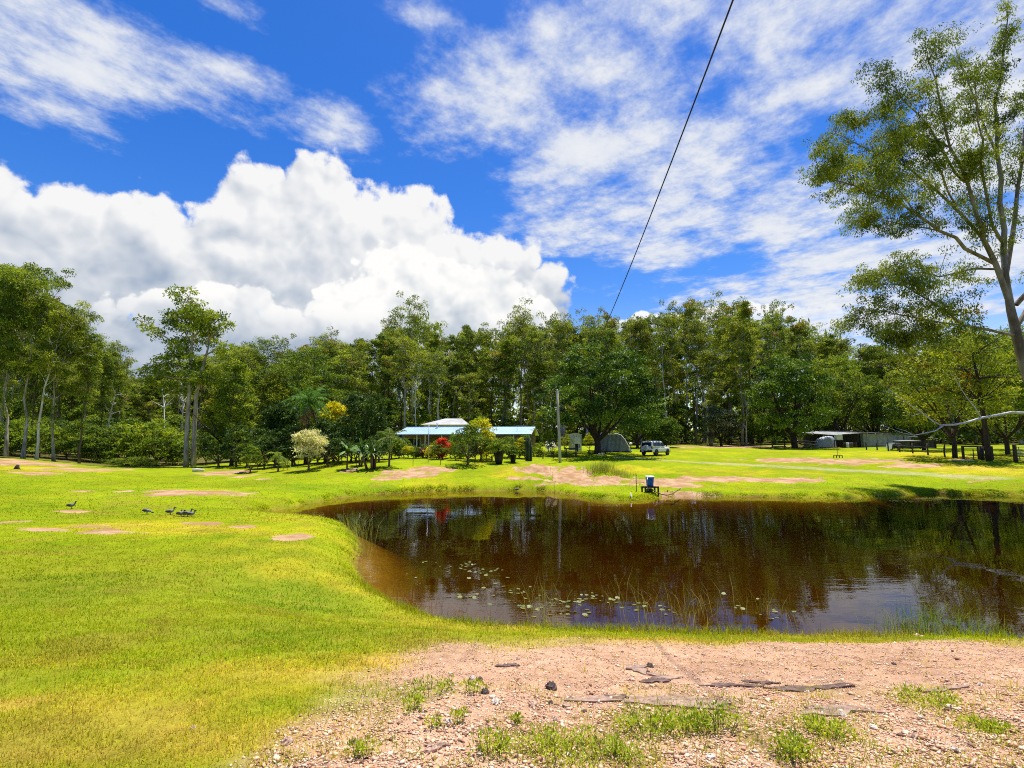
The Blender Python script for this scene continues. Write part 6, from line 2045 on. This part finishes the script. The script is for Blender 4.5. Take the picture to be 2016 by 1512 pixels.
def slab(px, py, w, h, label, seed, mt):
    p = G(px, py)
    wx = w / F * math.hypot(p.y, CAMZ - p.z) / 2
    pa, pb2 = G(px, py - h / 2), G(px, py + h / 2)
    wy_ = max(.04, abs(pa.y - pb2.y) / 2)
    rg = np.random.default_rng(seed)
    n = 40
    ph = rg.uniform(0, 6.28, 6)
    mb = MB(); top = []; bot = []
    for i in range(n):
        a = 2 * math.pi * i / n
        r = 1 + .22 * math.sin(2 * a + ph[0]) + .20 * math.sin(3 * a + ph[1]) + .16 * math.sin(5 * a + ph[2]) + .12 * math.sin(9 * a + ph[3]) + rg.uniform(-.12, .12)
        x, y = math.cos(a) * wx * r, math.sin(a) * wy_ * r
        zz = H(p.x + x, p.y + y) - p.z
        top.append((x * .95, y * .95, zz + .004 + rg.uniform(0, .012))); bot.append((x, y, zz - .03))
    c0 = (0, 0, .010)
    b_ = len(mb.v)
    mb.add(top + bot + [c0], [(i, (i + 1) % n, 2 * n) for i in range(n)] + [(i, i + n, (i + 1) % n + n, (i + 1) % n) for i in range(n)])
    tag(mb.build('flat_rock', mt, None, False, loc=p), label, 'rock')
M_SLATE = mat('grey_brown_slate', (.42, .28, .20), .9, vary=.25, scale=14, bump=.9, bscale=40, color2=(.22, .14, .10))
M_SLATED = mat('dark_slate', (.22, .14, .11), .9, vary=.3, scale=16, bump=.9, bscale=40, color2=(.09, .055, .045))
slab(1310, 1382, 260, 26, 'broad brown rock outcrop flush with the gravel', 1, M_SLATE)
slab(1440, 1352, 90, 9, 'narrow dark rock ledge above the broad outcrop', 2, M_SLATED)
slab(1590, 1357, 130, 9, 'long dark rock ledge in the gravel beside the weeds', 3, M_SLATED)
slab(1290, 1343, 50, 9, 'dark rock ledge above the broad brown outcrop', 4, M_SLATED)
slab(1255, 1318, 44, 14, 'small flat brown rock above the dark ledges', 5, M_SLATE)
slab(1305, 1334, 46, 10, 'flat brown rock touching the dark ledge', 6, M_SLATE)
slab(1215, 1375, 36, 7, 'thin dark rock at the side of the outcrop', 7, M_SLATED)
slab(1500, 1348, 50, 5, 'thin dark rock sliver between two ledges', 8, M_SLATED)
slab(1650, 1400, 150, 14, 'grey brown rock outcrop among loose chips', 9, M_SLATE)
slab(1850, 1360, 90, 7, 'faint brown rock ledge beside the green weed patch', 10, M_SLATE)
slab(1000, 1313, 34, 5, 'thin purple brown rock on the gravel', 11, M_SLATED)
slab(860, 1474, 30, 8, 'flat purple grey rock near the grass edge', 12, M_SLATE)

M_WEED = leaf_mat('weed_leaf', (.17, .25, .010), (.30, .40, .014), (.46, .52, .03), .4)
def weed(px, py, w, h, label, seed, n=9, group=None):
    p = G(px, py)
    sc_ = math.hypot(p.y, CAMZ - p.z) / F
    r = w * sc_ / 2; hh = h * sc_
    lv = Leaves(seed); st = MB()
    rg = np.random.default_rng(seed)
    for k in range(n):
        a = rg.uniform(0, 6.28); rr = r * math.sqrt(rg.uniform(0, 1)) * .9
        x, y = math.cos(a) * rr, math.sin(a) * rr * .8
        z0 = H(p.x + x, p.y + y) - p.z
        e = (x * 1.15, y * 1.15, z0 + hh * rg.uniform(.2, .75))
        st.tube([(x * .8, y * .8, z0 - .01), e], [.003, .0015], 4, False)
        lv.clump((e[0], e[1], z0 + (e[2] - z0) * .6), (r * .26 + .012, r * .26 + .012, hh * .32), 20, .030, .010, -.2, .6, .9)
    o = thing('weed', label, 'weed', p, 0, group)
    link('stems', st.mesh('weed_stem', mat('weed_stem', (.20, .22, .03), .7)), None, o)['kind'] = 'stuff'
    link('leaves', lv.mesh('weed_leaves', M_WEED), None, o)
for k, (px, py, w, h, n, lab) in enumerate([(930, 1368, 40, 26, 8, 'small bright green weed beside a dark stone on the gravel'), (1280, 1440, 90, 34, 22, 'wide low green weed mat on the gravel below the rock outcrop'), (1405, 1440, 90, 46, 24, 'tall bright weed clump at the end of the weed mat'), (1345, 1432, 70, 34, 16, 'green weed between the wide mat and the tall clump'),
                                           (1622, 1452, 76, 34, 20, 'round green weed standing by itself on the loose chips'), (1560, 1490, 60, 46, 18, 'upright green weed near the round weed'), (1945, 1440, 60, 20, 14, 'low green weed on the stony gravel'), (1020, 1425, 16, 22, 4, 'tiny upright weed alone on the gravel'),
                                           (1100, 1485, 130, 34, 26, 'broad green weed patch at the path edge'), (970, 1490, 60, 40, 14, 'leafy weed at the side of the broad weed patch'), (905, 1430, 24, 30, 5, 'small pale weed near the grass tongue'), (845, 1365, 90, 26, 18, 'green weed tongue reaching into the gravel'), (818, 1402, 40, 30, 8, 'dark green weed below the weed tongue'), (1830, 1385, 110, 20, 20, 'flat green weed patch beside the faint rock ledge'), (1210, 1498, 70, 36, 14, 'weed tuft beside the broad weed patch'), (715, 1490, 40, 34, 8, 'weed tuft in the stony grass'), (855, 1435, 20, 26, 4, 'tiny weed beside the pale stone')]):
    weed(px, py, w, h, lab, 900 + k, n)

# lily pads
pad = MB()
nA = 14
pv = [(0, 0, .004)] + [(math.cos(.25 + i * 5.8 / nA), math.sin(.25 + i * 5.8 / nA), .004 + .03 * (i % 2)) for i in range(nA + 1)]
pad.add(pv + [(x, y, z - .02) for x, y, z in pv], [(0, i, i + 1) for i in range(1, nA + 1)] + [(i, i + nA + 2, i + nA + 3, i + 1) for i in range(1, nA + 1)])
pad_m = [pad.mesh('lily_pad_mesh', glossy_leaf(f'lily_pad_{k}', c1, c2)) for k, (c1, c2) in enumerate([((.17, .20, .04), (.10, .13, .02)), ((.24, .24, .07), (.14, .15, .03)), ((.12, .15, .03), (.07, .09, .02))])]
rg = np.random.default_rng(31)
for (cx, cy, rx, ry, n) in [(945, 1125, 42, 14, 26), (920, 1110, 20, 8, 8), (925, 1172, 24, 10, 12), (1000, 1160, 60, 8, 14), (1120, 1182, 60, 10, 22), (1070, 1200, 60, 16, 18), (1010, 1195, 40, 10, 8), (840, 1110, 14, 6, 4), (875, 1118, 14, 6, 4), (1180, 1178, 40, 10, 12), (1250, 1190, 30, 10, 8), (1300, 1200, 40, 12, 6), (1165, 1206, 30, 8, 6), (805, 1140, 20, 12, 4), (1460, 1190, 60, 16, 8), (1540, 1210, 40, 12, 6)]:
    for k in range(n):
        q = on_plane(cx + rg.normal(0, rx * .55), cy + rg.normal(0, ry * .55))
        if sdist([q[0]], [q[1]])[0] > -.15:
            continue
        s = rg.uniform(.02, .06)
        o_ = link('lily_pad', pad_m[rg.integers(0, 3)], None, None, (q[0], q[1], .004 + rg.uniform(0, .01)), rg.uniform(0, 6.28))
        o_.scale = (s, s, s * .7)
        o_.rotation_euler = (rg.normal(0, .12), rg.normal(0, .12), rg.uniform(0, 6.28))
        tag(o_, 'small yellow green lily pad floating on the brown pond', 'lily pad', 'lily pads floating on the pond')
# reeds standing in the shallow water
M_REED = vcol_mat('reed_blade', .6, .3)
def reed(px, py, hpx, n, spread, label, seed, group=None, colr=((.24, .25, .04), (.40, .31, .10))):
    q = on_plane(px, py)
    rg = np.random.default_rng(seed)
    X = rg.normal(0, spread, n); Y = rg.normal(0, spread * .7, n)
    h = hpx / F * math.hypot(q[1], CAMZ)
    c = np.array(colr[0]) + (np.array(colr[1]) - np.array(colr[0])) * rg.uniform(0, 1, n)[:, None]
    v_, t_, c_ = blades(X, Y, np.full(n, -.12), h * rg.uniform(.5, 1.15, n) + .12, rg.uniform(.005, .010, n), rg.uniform(.05, .85, n), c, rg)
    me = np_mesh('reed', v_, t_, False, {'col': ('FLOAT_COLOR', c_)})
    tag(link('reed_clump', me, M_REED, None, (q[0], q[1], 0)), label, 'reeds', group)
rg = np.random.default_rng(66)
for k in range(26):
    px = rg.choice([rg.uniform(1040, 1260), rg.uniform(1240, 1420), rg.uniform(1330, 1620), rg.uniform(960, 1100)], p=[.3, .35, .25, .1])
    py = rg.uniform(1195, 1242)
    reed(px, py, rg.uniform(40, 85), int(rg.uniform(5, 12)), rg.uniform(.10, .30), 'thin pale green reed clump standing in the shallows near the gravel bank', 2000 + k, 'reeds in the shallows')
for k, (px, py, h, n) in enumerate([(765, 1175, 30, 22), (800, 1188, 30, 20), (850, 1208, 34, 24), (905, 1220, 40, 28), (940, 1228, 34, 24)]):
    reed(px, py, h, n, .22, 'reddish brown dead reed clump along the curved grassy shore', 2100 + k, 'dead reeds at the curved shore', ((.22, .09, .035), (.36, .20, .08)))
for k, (px, py, h) in enumerate([(1760, 1252, 60), (1830, 1252, 80), (1880, 1255, 70), (1925, 1260, 60), (1800, 1250, 70), (1960, 1264, 50)]):
    reed(px, py, h, 60, .25, 'lush green grass tussock leaning over the water at the gravel edge', 2200 + k, 'green tussocks at the gravel edge', ((.10, .22, .015), (.26, .32, .03)))
for k, (px, py, h) in enumerate([(700, 1065, 60), (704, 1085, 55), (698, 1052, 50), (690, 1045, 44)]):
    reed(px, py + 6, h, 70, .35, 'tall seeding grass tussock on the point of the shore', 2300 + k, 'seeding grass on the shore point', ((.26, .30, .03), (.44, .40, .10)))
for k, (px, py, h) in enumerate([(1170, 930, 22), (1195, 928, 22), (1185, 925, 20), (1215, 934, 14), (1230, 938, 12)]):
    p = G(px, py)
    rgk = np.random.default_rng(2400 + k)
    n = 160
    c = np.array((.22, .26, .02)) + (np.array((.36, .36, .06)) - np.array((.22, .26, .02))) * rgk.uniform(0, 1, n)[:, None]
    v_, t_, c_ = blades(rgk.normal(0, .45, n), rgk.normal(0, .35, n), np.full(n, -.1), h / F * p.y * rgk.uniform(.5, 1.1, n) + .1, np.full(n, .02), rgk.uniform(.1, .8, n), c, rgk)
    tag(link('grass_tussock', np_mesh('tussock', v_, t_, False, {'col': ('FLOAT_COLOR', c_)}), M_REED, None, p), 'long grass tussock on top of the eroded bare bank', 'grass tussock', 'tussocks on the bare bank')
# pink blossom on the bank
p = G(1810, 1254)
o = thing('fallen_flower', 'fallen pink flower lying on the grass edge of the gravel', 'flower', p)
pk = MB()
rgk = np.random.default_rng(3)
for k in range(9):
    blade_leaf(pk, (0, 0, .02), k * .72, rgk.uniform(.1, .7), .085, .055, .6, rgk, 4)
pk.build('petals', mat('pink_petal', (.80, .36, .42), .6, vary=.1), o, True)
MB().ball((0, 0, .03), .015).build('centre', M_YEL if 'M_YEL' in globals() else mat('pale_pink', (.85, .62, .62), .6), o, True)
